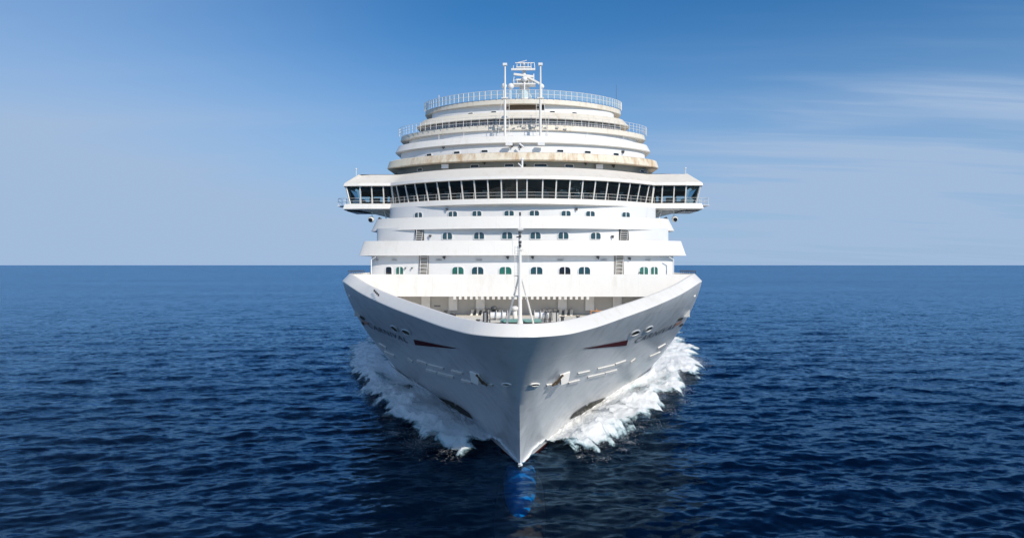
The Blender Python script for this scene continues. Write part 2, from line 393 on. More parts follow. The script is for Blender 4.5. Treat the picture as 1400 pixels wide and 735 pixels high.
for rws, sg in ((rows_r, 1), (rows_l, -1)):
    nu_ = len(us); rws.append([(sg*p, q_, FLOORZ) for p, q_ in zip(fxx, fyy)] + [(sg*(HW-1.0), y_, 13.9) for y_ in (80, 130, BACK)])
b.grid(rows_r); b.grid(rows_l); sharp(b.build('bulwark', WHITE, ship), 25)
# foredeck floor
b = MB(); pr = [(x_, y_) for x_, y_ in zip(fxx, fyy)]
b.grid([[(-x_, y_, FLOORZ) for x_, y_ in pr], [(0, y_, FLOORZ) for x_, y_ in pr], [(x_, y_, FLOORZ) for x_, y_ in pr]])
b.build('foredeck', DECKM, ship)
# bulwark frames standing along the inside of the foredeck
ia, ic = inset(0.90)
for k in range(6, 90, 4):
    for sg in (1, -1):
        if fyy[k] > 66: continue
        P = Vector((sg*fxx[k], fyy[k], FLOORZ)); T = Vector((sg*ia[k], ic[k], zk[k]+.7)); inn = Vector((-nx[k]*sg, -ny[k], 0)); t_ = Vector((-ny[k]*sg, nx[k], 0))*.04
        b = MB(); b.hexa([P+t_, P-t_, P-t_+inn*.4, P+t_+inn*.4, T+t_, T-t_, T-t_+inn*.08, T+t_+inn*.08]); b.build('bulwark_frame', WHITE, ship)

# ---------------- tiers
def plan(hw, dc, de, o=0.0, n=40, back=None, k=0.5):
    pts = []
    for i in range(-n, n+1):
        t = math.pi/2*i/n
        pts.append(((hw+o)*math.sin(t), dc-o + (de-dc+o)*(k*math.sin(t)**2 + (1-k)*(1-math.cos(t)))))
    if back: pts = [(-(hw+o), back)] + pts + [(hw+o, back)]
    return pts
def plan_y(x, hw, dc, de, k=0.5):
    s = min(1, abs(x)/hw); return dc + (de-dc)*(k*s*s + (1-k)*(1-math.sqrt(1-s*s)))
def tier(name, m, hw, dc, de, prof, back, k=0.5, ang=25, label=None):
    """prof: closed list of (offset, z)"""
    b = MB(); rows = [[(p[0], p[1], z) for p in plan(hw, dc, de, o, back=back, k=k)] for o, z in prof]
    b.grid(rows, close=True)
    return sharp(b.build(name, m, ship, label=label), ang)
def wall(name, m, hw, dc, de, z0, z1, back, k=0.5, label=None):
    b = MB(); b.grid([[(p[0], p[1], z) for p in plan(hw, dc, de, 0, back=back, k=k)] for z in (z0, z1)])
    return sharp(b.build(name, m, ship, label=label), 40)
def deckplate(name, m, hw, dc, de, z, back, k=0.5):
    b = MB(); pl = plan(hw, dc, de, 0, back=back, k=k); h = len(pl)//2
    rows = [[(pl[i][0], pl[i][1], z) for i in range(h+1)], [(pl[-1-i][0], pl[-1-i][1], z) for i in range(h+1)]]
    b.grid(rows); return b.build(name, m, ship)

# screen band over the mooring deck (straight)
b = MB(); xe = 17.05
for x0_, x1_ in ((-xe, xe),):
    b.hexa([(x0_, 67.0, 12.9), (x1_, 67.0, 12.9), (x1_, 67.35, 12.9), (x0_, 67.35, 12.9), (x0_, 67.5, 15.07), (x1_, 67.5, 15.07), (x1_, 67.9, 15.07), (x0_, 67.9, 15.07)])
b.box((0, 69.0, 12.98), (34.0, 3.4, 0.12))
sharp(b.build('screen_band', WHITE, ship, label='straight white band above the mooring deck'), 25)
b = MB(); b.grid([[(-17.3, 67.9, 14.1), (17.3, 67.9, 14.1)], [(-17.3, 130, 14.1), (17.3, 130, 14.1)]]); b.build('deck', DECKM, ship)
b = MB(); b.grid([[(-17.2, 70.0, FLOORZ-.2), (17.2, 70.0, FLOORZ-.2)], [(-17.2, 70.0, 13.1), (17.2, 70.0, 13.1)]]); b.build('mooring_deck_wall', GREYW, ship)  # grey base colour carries the shade under the screen band
for s in (-1, 1):
    b = MB(); b.quad((s*13.0, 69.93, 11.6), (s*17.1, 69.9, 11.6), (s*17.1, 69.9, 13.0), (s*12.4, 69.93, 13.0)); b.build('side_shade_panel', DARK, ship)  # flat dark quads paint the shade in the open deck corners
    for x_ in (4.2, 7.0, 9.8):
        b = MB(); b.box((s*x_, 69.85, 12.1), (.9, .12, 1.5)); b.tube((s*x_+.3, 69.7, 12.1), (s*x_+.3, 69.7, 12.3), .04, n=6); b.build('deck_door', WALL, ship)
for i in range(-12, 13):
    x_ = i*0.545; b = MB()
    b.hexa([(x_-.13, 67.02, 12.62), (x_+.13, 67.02, 12.62), (x_+.13, 67.3, 12.62), (x_-.13, 67.3, 12.62), (x_-.13, 67.0, 12.93), (x_+.13, 67.0, 12.93), (x_+.13, 69.6, 12.93), (x_-.13, 69.6, 12.93)])
    b.build('bracket', WHITE, ship)
for i in range(-15, 16):   # added white fins imitating slanted sunlight stripes at the foot of the mooring wall
    if abs(i) < 4 or abs(i) > 9: continue
    x_ = i*0.56; b = MB()
    b.hexa([(x_-.11, 68.8, FLOORZ), (x_+.11, 68.8, FLOORZ), (x_+.11, 69.9, FLOORZ), (x_-.11, 69.9, FLOORZ), (x_-.05, 69.5, FLOORZ+.55), (x_+.25, 69.5, FLOORZ+.55), (x_+.25, 69.95, FLOORZ+.6), (x_-.05, 69.95, FLOORZ+.6)]); b.build('sun_stripe_fin', WHITE, ship)

# tier table
W1 = dict(hw=17.4, dc=75.7, de=78.8, k=0.7); W2 = dict(hw=18.05, dc=79.8, de=84.6, k=0.7); W3 = dict(hw=17.5, dc=83.8, de=90.0, k=0.6)
SB = 140.0
wall('wall', WALL, **W1, z0=14.0, z1=17.3, back=SB, label='lowest white front wall with green windows')
wall('wall', WALL, **W2, z0=18.0, z1=20.5, back=SB); wall('wall', WALL, **W3, z0=20.0, z1=23.5, back=SB)
zB0, zB1 = Z(349, 76), Z(329, 76.6)
tier('deck_band', WHITE, 18.85, 74.8, 78.5, [(-1.5, zB0), (0.0, zB0), (-0.08, zB0+.12), (-0.62, zB1), (-0.75, zB1+.03), (-0.9, zB1-.02), (-0.95, zB1-.9), (-3.5, zB1-.9)], 92, k=0.7)
deckplate('deck', DECKM, 18.0, 76, 79.5, zB1-0.9, 92, k=0.7)
zC0, zC1 = Z(312, 79.0), Z(295, 79.6)
tier('deck_band', WHITE, 19.1, 79.0, 86.0, [(-1.6, zC0+.05), (0.0, zC0), (-0.08, zC0+.12), (-0.75, zC1), (-0.9, zC1+.03), (-1.05, zC1-.02), (-1.1, zC1-.9), (-3.5, zC1-.9)], 96, k=0.6)
deckplate('deck', DECKM, 18.0, 80, 87, zC1-0.9, 96, k=0.6)

# bridge: straight wings and a curved middle
def bpy_(x):    # plan of the bridge front
    ax = abs(x)
    return 84.0 + 7.0*(ax/17.0)**2*0.85 + 7.0*0.15*(ax/17.0)**4 if ax < 17.0 else 91.0
pxe = [477, 492, 508, 524, 537.5, 546, 558, 571, 585, 600.5, 616.5, 633, 650, 668, 686, 707]
edges = []
for p in pxe:
    x_ = -15.0
    for _ in range(12): x_ = X(p, bpy_(x_)-0.3)
    edges.append(x_)
edges = edges + [-e for e in reversed(edges)]
base = [(-23.1, 97.5), (-23.1, 92.6)] + [(e, bpy_(e)) for e in edges] + [(23.1, 92.6), (23.1, 97.5)]
base[2] = (base[2][0], 91.0); base[-3] = (base[-3][0], 91.0)
def bnorm(i):
    p0 = base[max(i-1, 0)]; p1 = base[min(i+1, len(base)-1)]
    t = Vector((p1[0]-p0[0], p1[1]-p0[1])).normalized(); return Vector((t.y, -t.x))
bn = [bnorm(i) for i in range(len(base))]
def bpt(i, o, z): return Vector((base[i][0]+bn[i].x*o, base[i][1]+bn[i].y*o, z))
def bridge_loft(name, m, prof, close=False, label=None):
    b = MB(); rows = [[bpt(i, o, z) for i in range(len(base))] for o, z in prof]
    b.grid(rows, close=close)
    return sharp(b.build(name, m, ship, label=label), 25)
BZ0, BZ1 = 24.2, 26.4
ledge = bridge_loft('bridge_ledge', WHITE, [(-6.0, 23.25), (0.65, 23.25), (1.08, 23.42), (0.84, 24.05), (0.76, 24.1), (-0.1, 24.12), (-0.02, BZ0), (-0.2, BZ0), (-0.3, 24.0), (-6, 24.0)], close=True, label='white ledge under the bridge windows')
roof = bridge_loft('bridge_roof', ROOF, [(0.55, BZ1), (0.98, BZ1+.05), (0.84, BZ1+.45), (0.7, BZ1+.55), (-1.3, 28.2), (-4.0, 28.3)], label='cream sloping roof of the bridge')
b = MB()
b.grid([[bpt(i, 1.0, BZ1+.06) for i in range(len(base))], [bpt(i, 0.865, BZ1+.44) for i in range(len(base))]]); b.build('fascia', WHITE, roof)
b = MB()      # flat roof centre
h = len(base)//2
b.grid([[bpt(i, -3.9, 28.29) for i in range(h)], [bpt(len(base)-1-i, -3.9, 28.29) for i in range(h)]]); b.build('roof_plate', ROOF, roof)
b = MB(); b.grid([[bpt(i, -0.3, BZ1+.02) for i in range(h)], [bpt(len(base)-1-i, -0.3, BZ1+.02) for i in range(h)]]); b.build('ceiling', GREYW, roof)
b = MB(); b.grid([[bpt(i, -0.3, 24.0) for i in range(h)], [bpt(len(base)-1-i, -0.3, 24.0) for i in range(h)]]); b.build('bridge_floor', STAIR, ship)
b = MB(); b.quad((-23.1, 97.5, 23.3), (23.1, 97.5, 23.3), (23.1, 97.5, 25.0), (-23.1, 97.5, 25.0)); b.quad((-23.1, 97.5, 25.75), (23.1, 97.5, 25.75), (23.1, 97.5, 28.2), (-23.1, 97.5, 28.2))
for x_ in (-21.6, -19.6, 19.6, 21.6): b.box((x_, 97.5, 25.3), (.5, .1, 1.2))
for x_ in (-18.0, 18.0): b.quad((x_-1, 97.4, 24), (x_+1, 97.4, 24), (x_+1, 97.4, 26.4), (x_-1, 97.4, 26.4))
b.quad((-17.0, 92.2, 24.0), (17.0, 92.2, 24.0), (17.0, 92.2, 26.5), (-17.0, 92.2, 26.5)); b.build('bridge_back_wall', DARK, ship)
for x_ in np.arange(-15, 15.1, 2.5):
    y_ = bpy_(x_)+1.7; b = MB(); b.box((x_, y_, 24.55), (1.7, 0.7, 1.0)); b.box((x_+.3, y_-.1, 25.25), (0.6, 0.1, 0.4), tilt=0.1); b.build('bridge_console', GREYW, ship)
for s in (-1, 1):
    b = MB(); b.box((s*20.3, 93.6, 24.6), (1.3, 0.8, 1.1)); b.build('bridge_console', GREYW, ship); b = MB(); b.box((s*22.2, 94.6, 24.55), (0.5, 1.2, 1.0)); b.build('bridge_console', GREYW, ship)
for i in range(1, len(base)-2):
    b = MB(); g = 0.0
    b.quad(bpt(i, 0.0, BZ0), bpt(i+1, 0.0, BZ0), bpt(i+1, 0.62, BZ1), bpt(i, 0.62, BZ1))
    wdw = b.build('bridge_window', BRIDGEG, ship)
for sgn in (0, len(base)-2):
    b = MB(); b.quad(bpt(sgn, 0.0, BZ0), bpt(sgn+1, 0.0, BZ0), bpt(sgn+1, 0.62, BZ1), bpt(sgn, 0.62, BZ1)); b.build('bridge_window', BRIDGEG, ship)
for i in range(1, len(base)-1):
    b = MB(); a = bpt(i, 0.04, BZ0-.02); c = bpt(i, 0.66, BZ1+.05); t = Vector((-bn[i].y, bn[i].x, 0)); w = 0.075 if i not in (1, 6, len(base)-7, len(base)-2) else 0.12
    nrm = Vector((bn[i].x, bn[i].y, 0))
    b.hexa([a-t*w+nrm*.05, a+t*w+nrm*.05, a+t*w-nrm*.14, a-t*w-nrm*.14, c-t*w+nrm*.05, c+t*w+nrm*.05, c+t*w-nrm*.14, c-t*w-nrm*.14])
    b.build('mullion', WHITE, ship)

def railing(name, pts, h, m, parent=ship, rails=(0.5, 1.0), r=0.025, glass=None, step=1, lean=0.0, pr_=0.035):
    b = MB()
    for i in range(0, len(pts), step):
        p = Vector(pts[i]); b.tube(p, p+Vector((0, 0, h)), pr_, n=5)
    for f in rails:
        for a, c in zip(pts[:-1], pts[1:]): b.tube(Vector(a)+Vector((0,0,h*f)), Vector(c)+Vector((0,0,h*f)), r, n=5)
    o = b.build(name, m, parent)
    if glass:
        g = MB(); g.grid([[Vector(p)+Vector((0, 0, .08)) for p in pts], [Vector(p)+Vector((0, 0, h*.96)) for p in pts]])
        g.build('rail_glass', glass, o)
    return o
# walkway rail before the bridge windows, with the little end platforms
rp = [bpt(i, 0.78, 24.1) for i in range(1, len(base)-1)]
railing('railing', rp, 0.75, WHITE, rails=(0.5, 1.0), r=0.018, pr_=0.02)
for s in (-1, 1):
    b = MB(); b.box((s*24.55, 93.6, 24.02), (1.3, 2.2, 0.08)); 
    pts = [(s*23.95, 92.6, 24.05), (s*25.1, 92.6, 24.05), (s*25.1, 94.6, 24.05)]
    pf = b.build('wing_platform', WHITE, ship)
    railing('railing', pts, 1.0, WHITE, parent=pf, r=0.022, pr_=0.028)
    # searchlight under the wing
    b = MB(); b.tube((s*20.2, 91.4, 23.3), (s*20.2, 91.4, 22.4), 0.05); b.ball((s*20.3, 91.35, 22.1), 0.42, n=8)
    sl = b.build('searchlight', WHITE, ship, smooth=True)
    b = MB(); b.tube((s*20.3, 90.86, 22.0), (s*20.3, 91.1, 22.05), 0.26, n=12); b.build('lens', DARKG, sl)
    b = MB(); b.tube((s*18.6, 91.5, 23.3), (s*17.9, 90.9, 21.2), 0.08); b.tube((s*18.6, 91.5, 23.3), (s*17.2, 91.5, 22.3), 0.06)
    b.build('wing_brace', WHITE, ship)
    b = MB(); b.box((s*18.45, 87.2, 21.35), (0.5, 0.5, 0.35), tilt=s*-0.5); b.box((s*18.2, 87.0, 21.9), (0.35, 0.4, 0.3), tilt=s*-.5); b.build('camera_box', STEEL, ship)
    b = MB(); b.hexa([(s*17, 91.8, 22.2), (s*17, 96, 22.2), (s*17.3, 96, 23.3), (s*17.3, 91.8, 23.3), (s*17.1, 91.8, 22.2), (s*17.1, 96, 22.2), (s*21.5, 96, 23.3), (s*21.5, 91.8, 23.3)]); b.build('wing_bracket', GREYW, ship)

# upper tiers
zz = lambda p, y: Z(p, y)
GREYG = mat('shaded_wall_paint', (0.33, 0.34, 0.31), 0.6, var=0.07, streak=((0.25, 0.25, 0.2), .5, .7, .4))  # base colour darkened for the shade below the rusty band
WD = dict(hw=17.6, dc=88.2, de=96.0); wall('wall', GREYG, **WD, z0=28.2, z1=29.6, back=150, label='grey green wall strip above the bridge roof, darkened for its shade')
D0, D1 = zz(219.3, 86.3), zz(208.6, 87)
tier('deck_band', RUST, 18.75, 86.3, 94.5, [(-1.7, D0+.1), (-0.1, D0), (0.0, D0+.1), (-0.30, D1-.1), (-0.55, D1), (-2.6, D1+.05)], 112, label='rust stained cream band above the bridge')
WE = dict(hw=17.3, dc=89.3, de=97.0); wall('wall', WALL, **WE, z0=D0+.1, z1=zz(196, 89)+.5, back=150)
E0, E1 = zz(196, 88.8), zz(185.4, 89.3)
tier('deck_band', WHITE, 18.15, 88.8, 97.3, [(-1.6, E0+.1), (-0.1, E0), (0.0, E0+.12), (-0.5, E1-.05), (-0.7, E1), (-0.85, E1-.1), (-2.6, E1-.15)], 114)
WF = dict(hw=16.6, dc=91.6, de=99.5); wall('wall', WALL, **WF, z0=E0+.1, z1=zz(178.6, 91)+.5, back=150)
F0, F1 = zz(178.6, 91.3), zz(170.8, 91.6)
tier('deck_band', TAN, 17.9, 91.3, 100.0, [(-1.8, F0+.1), (-0.1, F0), (0.0, F0+.1), (-0.15, F1-.05), (-0.3, F1), (-3.2, F1)], 116, label='cream band carrying the middle railing')
WG = dict(hw=14.6, dc=96.3, de=102.0); wall('screen_wall', SMOKE, **WG, z0=F1-.3, z1=zz(162.3, 96)+.4, back=150, label='smoked glass screen wall')
G0, G1 = zz(162.3, 95.6), zz(151.6, 96.0)
tier('deck_band', TAN, 15.95, 95.6, 102.5, [(-1.5, G0+.1), (-0.1, G0), (0.0, G0+.1), (-1.0, G1-.05), (-1.2, G1), (-3.0, G1)], 118)
WH = dict(hw=13.9, dc=98.6, de=104.5); wall('wall', WALL, **WH, z0=G0, z1=zz(142, 98)+.4, back=150)
H0, H1 = zz(142.2, 97.8), zz(135.2, 97.9)
tier('deck_band', TAN, 15.15, 97.8, 106.0, [(-1.5, H0+.05), (-0.05, H0), (0.0, H0+.06), (-0.05, H1-.05), (-0.15, H1), (-4.0, H1)], 125, label='topmost cream band with glass railing')
deckplate('deck', DECKM, 13.8, 99.5, 107, H1-.03, 125)
# block behind
b = MB(); b.hexa([(-14.5, 112, 14), (14.5, 112, 14), (14.5, 300, 14), (-14.5, 300, 14), (-13, 116, 36.0), (13, 116, 36.0), (13, 300, 36.0), (-13, 300, 36.0)])
b.hexa([(-16.8, 118, 14), (16.8, 118, 14), (16.8, 305, 14), (-16.8, 305, 14), (-16.8, 118, 31.0), (16.8, 118, 31.0), (16.8, 305, 31.0), (-16.8, 305, 31.0)])
b.build('superstructure', WALL, ship)
# balconies down both sides (seen from aside only)
b = MB()
for kz in range(6):
    for s in (-1, 1): b.box((s*17.5, 215, 16.8+kz*2.8), (1.6, 170, 0.9))
b.build('balcony_row', WHITE, ship)

def ringpts(hw, dc, de, o, z, n=34, trim=0, k=0.5, back=None):
    pl = plan(hw, dc, de, o, n=n, back=back, k=k); pl = pl[trim:len(pl)-trim] if trim else pl
    return [(p[0], p[1], z) for p in pl]
railing('railing', ringpts(17.9, 91.3, 100.0, 0.15, F1, n=24, back=106), 1.15, WHITE, rails=(0.33, 0.66, 1.0), r=0.022, pr_=0.03)
railing('railing', ringpts(15.15, 97.8, 106.0, 0.10, H1, n=26, back=112), 1.2, WHITE, rails=(0.5, 1.0), r=0.03, pr_=0.05, glass=SCREENG)
# screen wall mullions
b = MB()
for p in plan(14.6, 96.3, 102.0, 0.04, n=38): b.box((p[0], p[1], (F1+G0)/2), (0.05, 0.05, G0-F1))
b.build('screen_mullion_row', WALL, ship)
# brown recess and openings under the top deck
b = MB(); y_ = lambda x: plan_y(x, **WH)
for nm, m, x0_, x1_ in (('recess_screen', BROWN, X(692, 98.3), X(736, 98.3)), ('recess_screen', DARK, X(736, 98.4), X(744, 98.4))):
    b = MB(); xsq = np.linspace(x0_, x1_, 8); b.grid([[(x_, y_(x_)-.05, zz(150.5, 98.5)) for x_ in xsq], [(x_, y_(x_)-.05, zz(143.0, 98.5)+.2) for x_ in xsq]]); b.build(nm, m, ship)

# ---------------- windows of the tiers: each a part with frame and two panes
def window(px, pz, w, h, W, glass, zc=None, arch=True, mull=True, frame=True):
    """px pixel column (measuring only), pz centre height in metres, on the wall W"""
    x_ = 0.0
    for _ in range(15): x_ = X(px, plan_y(x_, **W))
    y0 = plan_y(x_, **W); dx = 0.05; ang = math.atan2(plan_y(x_+dx, **W)-plan_y(x_-dx, **W), 2*dx)
    t = Vector((math.cos(ang), math.sin(ang), 0)); nrm = Vector((math.sin(ang), -math.cos(ang), 0)); up = Vector((0, 0, 1)); c0 = Vector((x_, y0, pz))
    def shape(wx, hz, r):
        pts = []
        for cx_, cz_, a0 in ((wx/2-r, -hz/2+r*.4, -90), (wx/2-r, hz/2-r, 0), (-wx/2+r, hz/2-r, 90), (-wx/2+r, -hz/2+r*.4, 180)):
            for k in range(5):
                a = R(a0+22.5*k); rr_ = r if a0 in (0, 90) else r*.4
                xo = r-rr_ if cx_ > 0 else -(r-rr_)
                pts.append((cx_+(xo if a0 in (-90, 180) else 0)+rr_*math.cos(a), cz_+rr_*math.sin(a)))
        return pts
    r = min(w*.28, h*.42) if arch else 0.06
    fr = MB(); so_ = shape(w+.16, h+.14, r+.05); si = shape(w, h, r)
    mk = lambda q, o: c0 + t*q[0] + up*q[1] + nrm*o
    n = len(so_)
    for k in range(n):
        k2 = (k+1) % n
        fr.quad(mk(so_[k], .0), mk(so_[k2], .0), mk(so_[k2], .07), mk(so_[k], .07)); fr.quad(mk(so_[k], .07), mk(so_[k2], .07), mk(si[k2], .07), mk(si[k], .07)); fr.quad(mk(si[k], .07), mk(si[k2], .07), mk(si[k2], .02), mk(si[k], .02))
    if mull:
        a = c0-up*h*.49; q = 0.05
        fr.hexa([a-t*q+nrm*.09, a+t*q+nrm*.09, a+t*q+nrm*.02, a-t*q+nrm*.02]+[p+up*h*.98 for p in (a-t*q+nrm*.09, a+t*q+nrm*.09, a+t*q+nrm*.02, a-t*q+nrm*.02)])
    f = fr.build('window', WALL, ship)
    g = MB(); g.poly([mk(p, .03) for p in si]); g.build('pane', glass, f)
    return f
for p, w, m in ((531, .75, DARKG), (546, .9, GREENG), (626, 1.3, GREENG), (653, 1.3, TEALG), (691, 1.35, GREENG), (733.5, 1.3, TEALG), (772, 1.25, DARKG), (798.6, 1.3, TEALG), (879.5, 1.0, GREENG), (893.5, .85, GREENG)):
    window(p, Z(370.6, 76.5), w, 0.95, W1, m, mull=w > .8)
for p in (611.5, 655, 693.4, 732, 770, 814): window(p, Z(322.3, 80.5), 1.2, 0.78, W2, TEALG)
for p in (571.9, 619, 652, 696, 730.5, 773.6, 806.7, 855): window(p, Z(291.2, 83.5), 1.15, 0.62, W3, TEALG)
for p in (586.5, 624.5, 662.5, 765.6, 803, 841.6): window(p, D1+0.62, 0.85, 0.30, WE, DARKG, mull=False)
for p, w in ((574, .8), (649, 1.1), (696, 1.1), (739, 1.6), (778, 1.1), (877, .8)): window(p, 28.85, w, 0.36, WD, DARKG, mull=False)
for p in (664, 698, 728, 762): window(p, E1+.28, .8, 0.24, WF, DARKG, mull=False)
for p in (594, 643.5, 675, 755, 785, 833): window(p, G1+.42, 0.75, 0.32, WH, DARKG, mull=False)
# people-sized scruffy cover hanging over a window: dark netting beside the black window
# stair openings
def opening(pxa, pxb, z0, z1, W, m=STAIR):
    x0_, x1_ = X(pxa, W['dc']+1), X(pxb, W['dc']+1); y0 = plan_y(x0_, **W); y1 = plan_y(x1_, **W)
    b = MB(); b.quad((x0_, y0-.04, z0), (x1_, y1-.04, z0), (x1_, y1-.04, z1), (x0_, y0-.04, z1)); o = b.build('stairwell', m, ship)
    s = MB(); n = 7
    for k in range(n):
        f = (k+.5)/n; zc_ = z0+(z1-z0)*f; ym = (y0+y1)/2-.12
        s.box(((x0_+x1_)/2+0.12*(f-.5), ym, zc_), (abs(x1_-x0_)*.75, .12, .05))
    s.tube((x0_+.12, (y0+y1)/2-.2, z0), (x0_+.25, (y0+y1)/2-.2, z1), .03, n=5); s.tube((x1_-.3, (y0+y1)/2-.2, z0), (x1_-.08, (y0+y1)/2-.2, z1), .03, n=5)
    s.build('stairs', WALL, o)
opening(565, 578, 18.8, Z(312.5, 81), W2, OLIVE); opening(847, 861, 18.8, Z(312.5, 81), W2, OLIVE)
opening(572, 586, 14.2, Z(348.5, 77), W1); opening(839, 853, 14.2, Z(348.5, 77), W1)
# bits of outfitting on the walls: lamps, vents, name marks
def lamp(px, py, W, s=.22, m=STEEL):
    x_ = 0
    for _ in range(12): x_ = X(px, plan_y(x_, **W))
    y0 = plan_y(x_, **W); z0 = Z(py, y0); b = MB(); b.box((x_, y0-.12, z0), (s*1.4, .24, s*.8)); b.tube((x_, y0-.2, z0), (x_+.05, y0-.3, z0-s), s*.3, n=6); b.build('deck_light', m, ship)
for a in ((607, 351.5, W1), (694, 351.5, W1), (728, 351.5, W1), (817, 351.5, W1), (860, 353, W1), (588, 322, W2), (837, 323, W2), (611, 285.5, W3), (788, 285.5, W3)): lamp(*a)
for a in ((662, 222, WD), (717, 226, WD), (800, 223, WD), (838, 227, WD)): lamp(*a, s=.3)
for a in ((606, 201, WE), (700, 199, WE), (851, 208, WE), (712, 200, WE)): lamp(*a, s=.28)
def vent(px, py, w, W):
    x_ = 0
    for _ in range(12): x_ = X(px, plan_y(x_, **W))
    y0 = plan_y(x_, **W); b = MB()
    for k in range(3): b.box((x_, y0-.05, Z(py, y0)+(k-1)*.07), (w, .08, .03))
    b.build('vent', GREYW, ship)
for p in (515, 539, 600, 655, 766, 825, 885): vent(p, 355, .7, W1)
for p in (554, 563, 874): lamp(p, 366 if p < 600 else 372, W1, s=.12)
for s in (-1, 1):
    b = MB(); b.tube((s*17.15, 77.5, 14.2), (s*17.15, 77.5, 16.6), .07); b.tube((s*17.15, 77.5, 16.6), (s*16.6, 77.3, 16.9), .05); b.build('drain_pipe', WALL, ship)
# side rail aft of the screen band
for s in (-1, 1):
    railing('railing', [(s*(17.4), y_, 15.1) for y_ in np.arange(68.5, 76.1, .95)], 0.28, STEEL, rails=(1.0,), r=.05)
# white posts between upper bands
b = MB()
for p in (600, 634, 673, 749, 803, 852):
    x_ = 0
    for _ in range(12): x_ = X(p, plan_y(x_, 17.9, 91.3, 100.0))
    y0 = plan_y(x_, 17.9, 91.3, 100.0)-.05; b.tube((x_, y0, F0), (x_, y0, F0-1.7), .035, n=5)
b.build('awning_post', WHITE, ship)

# ---------------- twin tall poles before the upper decks
for s in (-1, 1):
    xx = X(714.6+s*24.3, 89.3); y0 = 89.6
    b = MB(); z0 = E1-.6; zt = Z(90, 89.6)
    b.tube((xx, y0, z0), (xx, y0, zt-3.5), .17, .15); b.tube((xx, y0, zt-3.5), (xx, y0, zt), .14, .10)
    p = b.build('flood_light_pole', WHITE, ship)
    b = MB(); b.box((xx, y0, zt+.12), (.55, .45, .3)); b.build('lamp_head', WALL, p)
    b = MB(); b.tube((xx-s*.55, y0, z0), (xx-s*.55, y0, zt-4.6), .035, n=5); b.tube((xx+s*.95, y0, z0), (xx+s*.4, y0, zt-4.2), .035, n=5)
    for k in range(16): b.tube((xx-s*.55, y0, z0+.3+k*.42), (xx-s*.15, y0, z0+.3+k*.42), .02, n=4)
    b.box((xx, y0, zt-4.3), (.9, .5, .12)); b.build('ladder', WHITE, p)
# clutter between the poles on deck F / E
b = MB()
for k in range(22):
    x_ = random.uniform(-4.5, 6.0); y0 = plan_y(x_, 17.9, 91.3, 100)-.1
    b.box((x_, y0, F0+.35+random.uniform(-.1, .5)), (random.uniform(.1, .5), .12, random.uniform(.08, .3)))
b.build('deck_fitting', GREYW, ship)
b = MB(); b.box((X(696, 88.6), 88.6, E0-.15), (.9, .4, .35)); b.box((X(740, 88.6), 88.6, E0-.15), (.9, .4, .35)); b.tube((X(710, 88.5), 88.5, E0-.1), (X(716, 88.5), 88.4, E0-.6), .12); b.build('fitting', WALL, ship)
b = MB(); x_ = X(714, 85.5); b.tube((x_, 85.6, 27.9), (x_, 85.6, 29.2), .12); b.tube((x_-.5, 85.5, 28.7), (x_+.1, 85.5, 28.1), .07); b.ball((x_, 85.6, 29.2), .2, n=6); b.build('horn', WALL, ship)
b = MB(); b.box((X(607, 88), 89.0, 28.85), (.9, .3, .55)); b.box((X(821, 88), 89.6, 28.85), (.9, .3, .6)); b.build('locker', WALL, ship)

# ---------------- main radar mast
MY = 112.0
mx = X(717, MY); MZ = lambda p: Z(p, MY)
mast = MB(); mast.tube((mx, MY, H1), (mx, MY, MZ(108)), .75, .55, n=10); mast.tube((mx, MY, MZ(108)), (mx-.1, MY, MZ(86)), .4, .15, n=8)
mast.tube((mx-2.2, MY+.5, H1), (mx-.2, MY, MZ(108)), .13); mast.tube((mx+2.2, MY+.5, H1), (mx+.2, MY, MZ(108)), .13)
mo = mast.build('radar_mast', WHITE, ship)
b = MB(); b.box((mx-.2, MY-.6, MZ(97)), (3.9, .35, .28)); b.box((mx-.1, MY-.6, MZ(94)), (2.4, .3, .15))
for dx_ in (-1.9, -1.3, -.7, .6, 1.1, 1.7): b.tube((mx+dx_, MY-.6, MZ(97)), (mx+dx_*.93, MY-.6, MZ(97-random.uniform(5, 10))), .07, n=5)
b.box((mx, MY-.5, MZ(88)), (3.0, .2, .12)); b.tube((mx-1.3, MY-.5, MZ(88)), (mx+.4, MY-.5, MZ(84.5)), .06); b.build('yard', WHITE, mo)
b = MB(); b.box((mx-.1, MY-1.1, MZ(106.3)), (3.3, .35, .32), tilt=.13); b.tube((mx-.1, MY-.9, MZ(106)), (mx-.1, MY-.9, MZ(110)), .2); b.build('radar_scanner', WHITE, mo, label='slightly tilted white radar bar')
b = MB(); b.box((mx+1.6, MY-1.3, MZ(114)), (3.0, .35, .3), tilt=.5); b.build('radar_scanner', WHITE, mo, label='lower radar bar tilted steeply to the right')
b = MB(); b.box((mx, MY-.5, MZ(112)), (2.6, 1.6, .2)); b.build('platform', WHITE, mo); b = MB(); b.box((mx, MY-.5, MZ(118)), (3.6, 1.8, .2)); b.build('platform', WHITE, mo); b = MB(); b.tube((mx+1.5, MY-1, MZ(118)), (mx+1.5, MY-1, MZ(104)), .09); b.tube((mx-1.9, MY-1, MZ(118)), (mx-1.6, MY-1, MZ(104)), .06)
for dx_ in (-1.7, -1.1, -.5, .1, .7, 1.3): b.tube((mx+dx_, MY-1.3, MZ(118)), (mx+dx_, MY-1.3, MZ(113)), .05, n=5)
b.tube((mx-1.7, MY-1.3, MZ(113)), (mx+1.7, MY-1.3, MZ(113)), .05, n=5)
b.build('platform_rail', WHITE, mo)
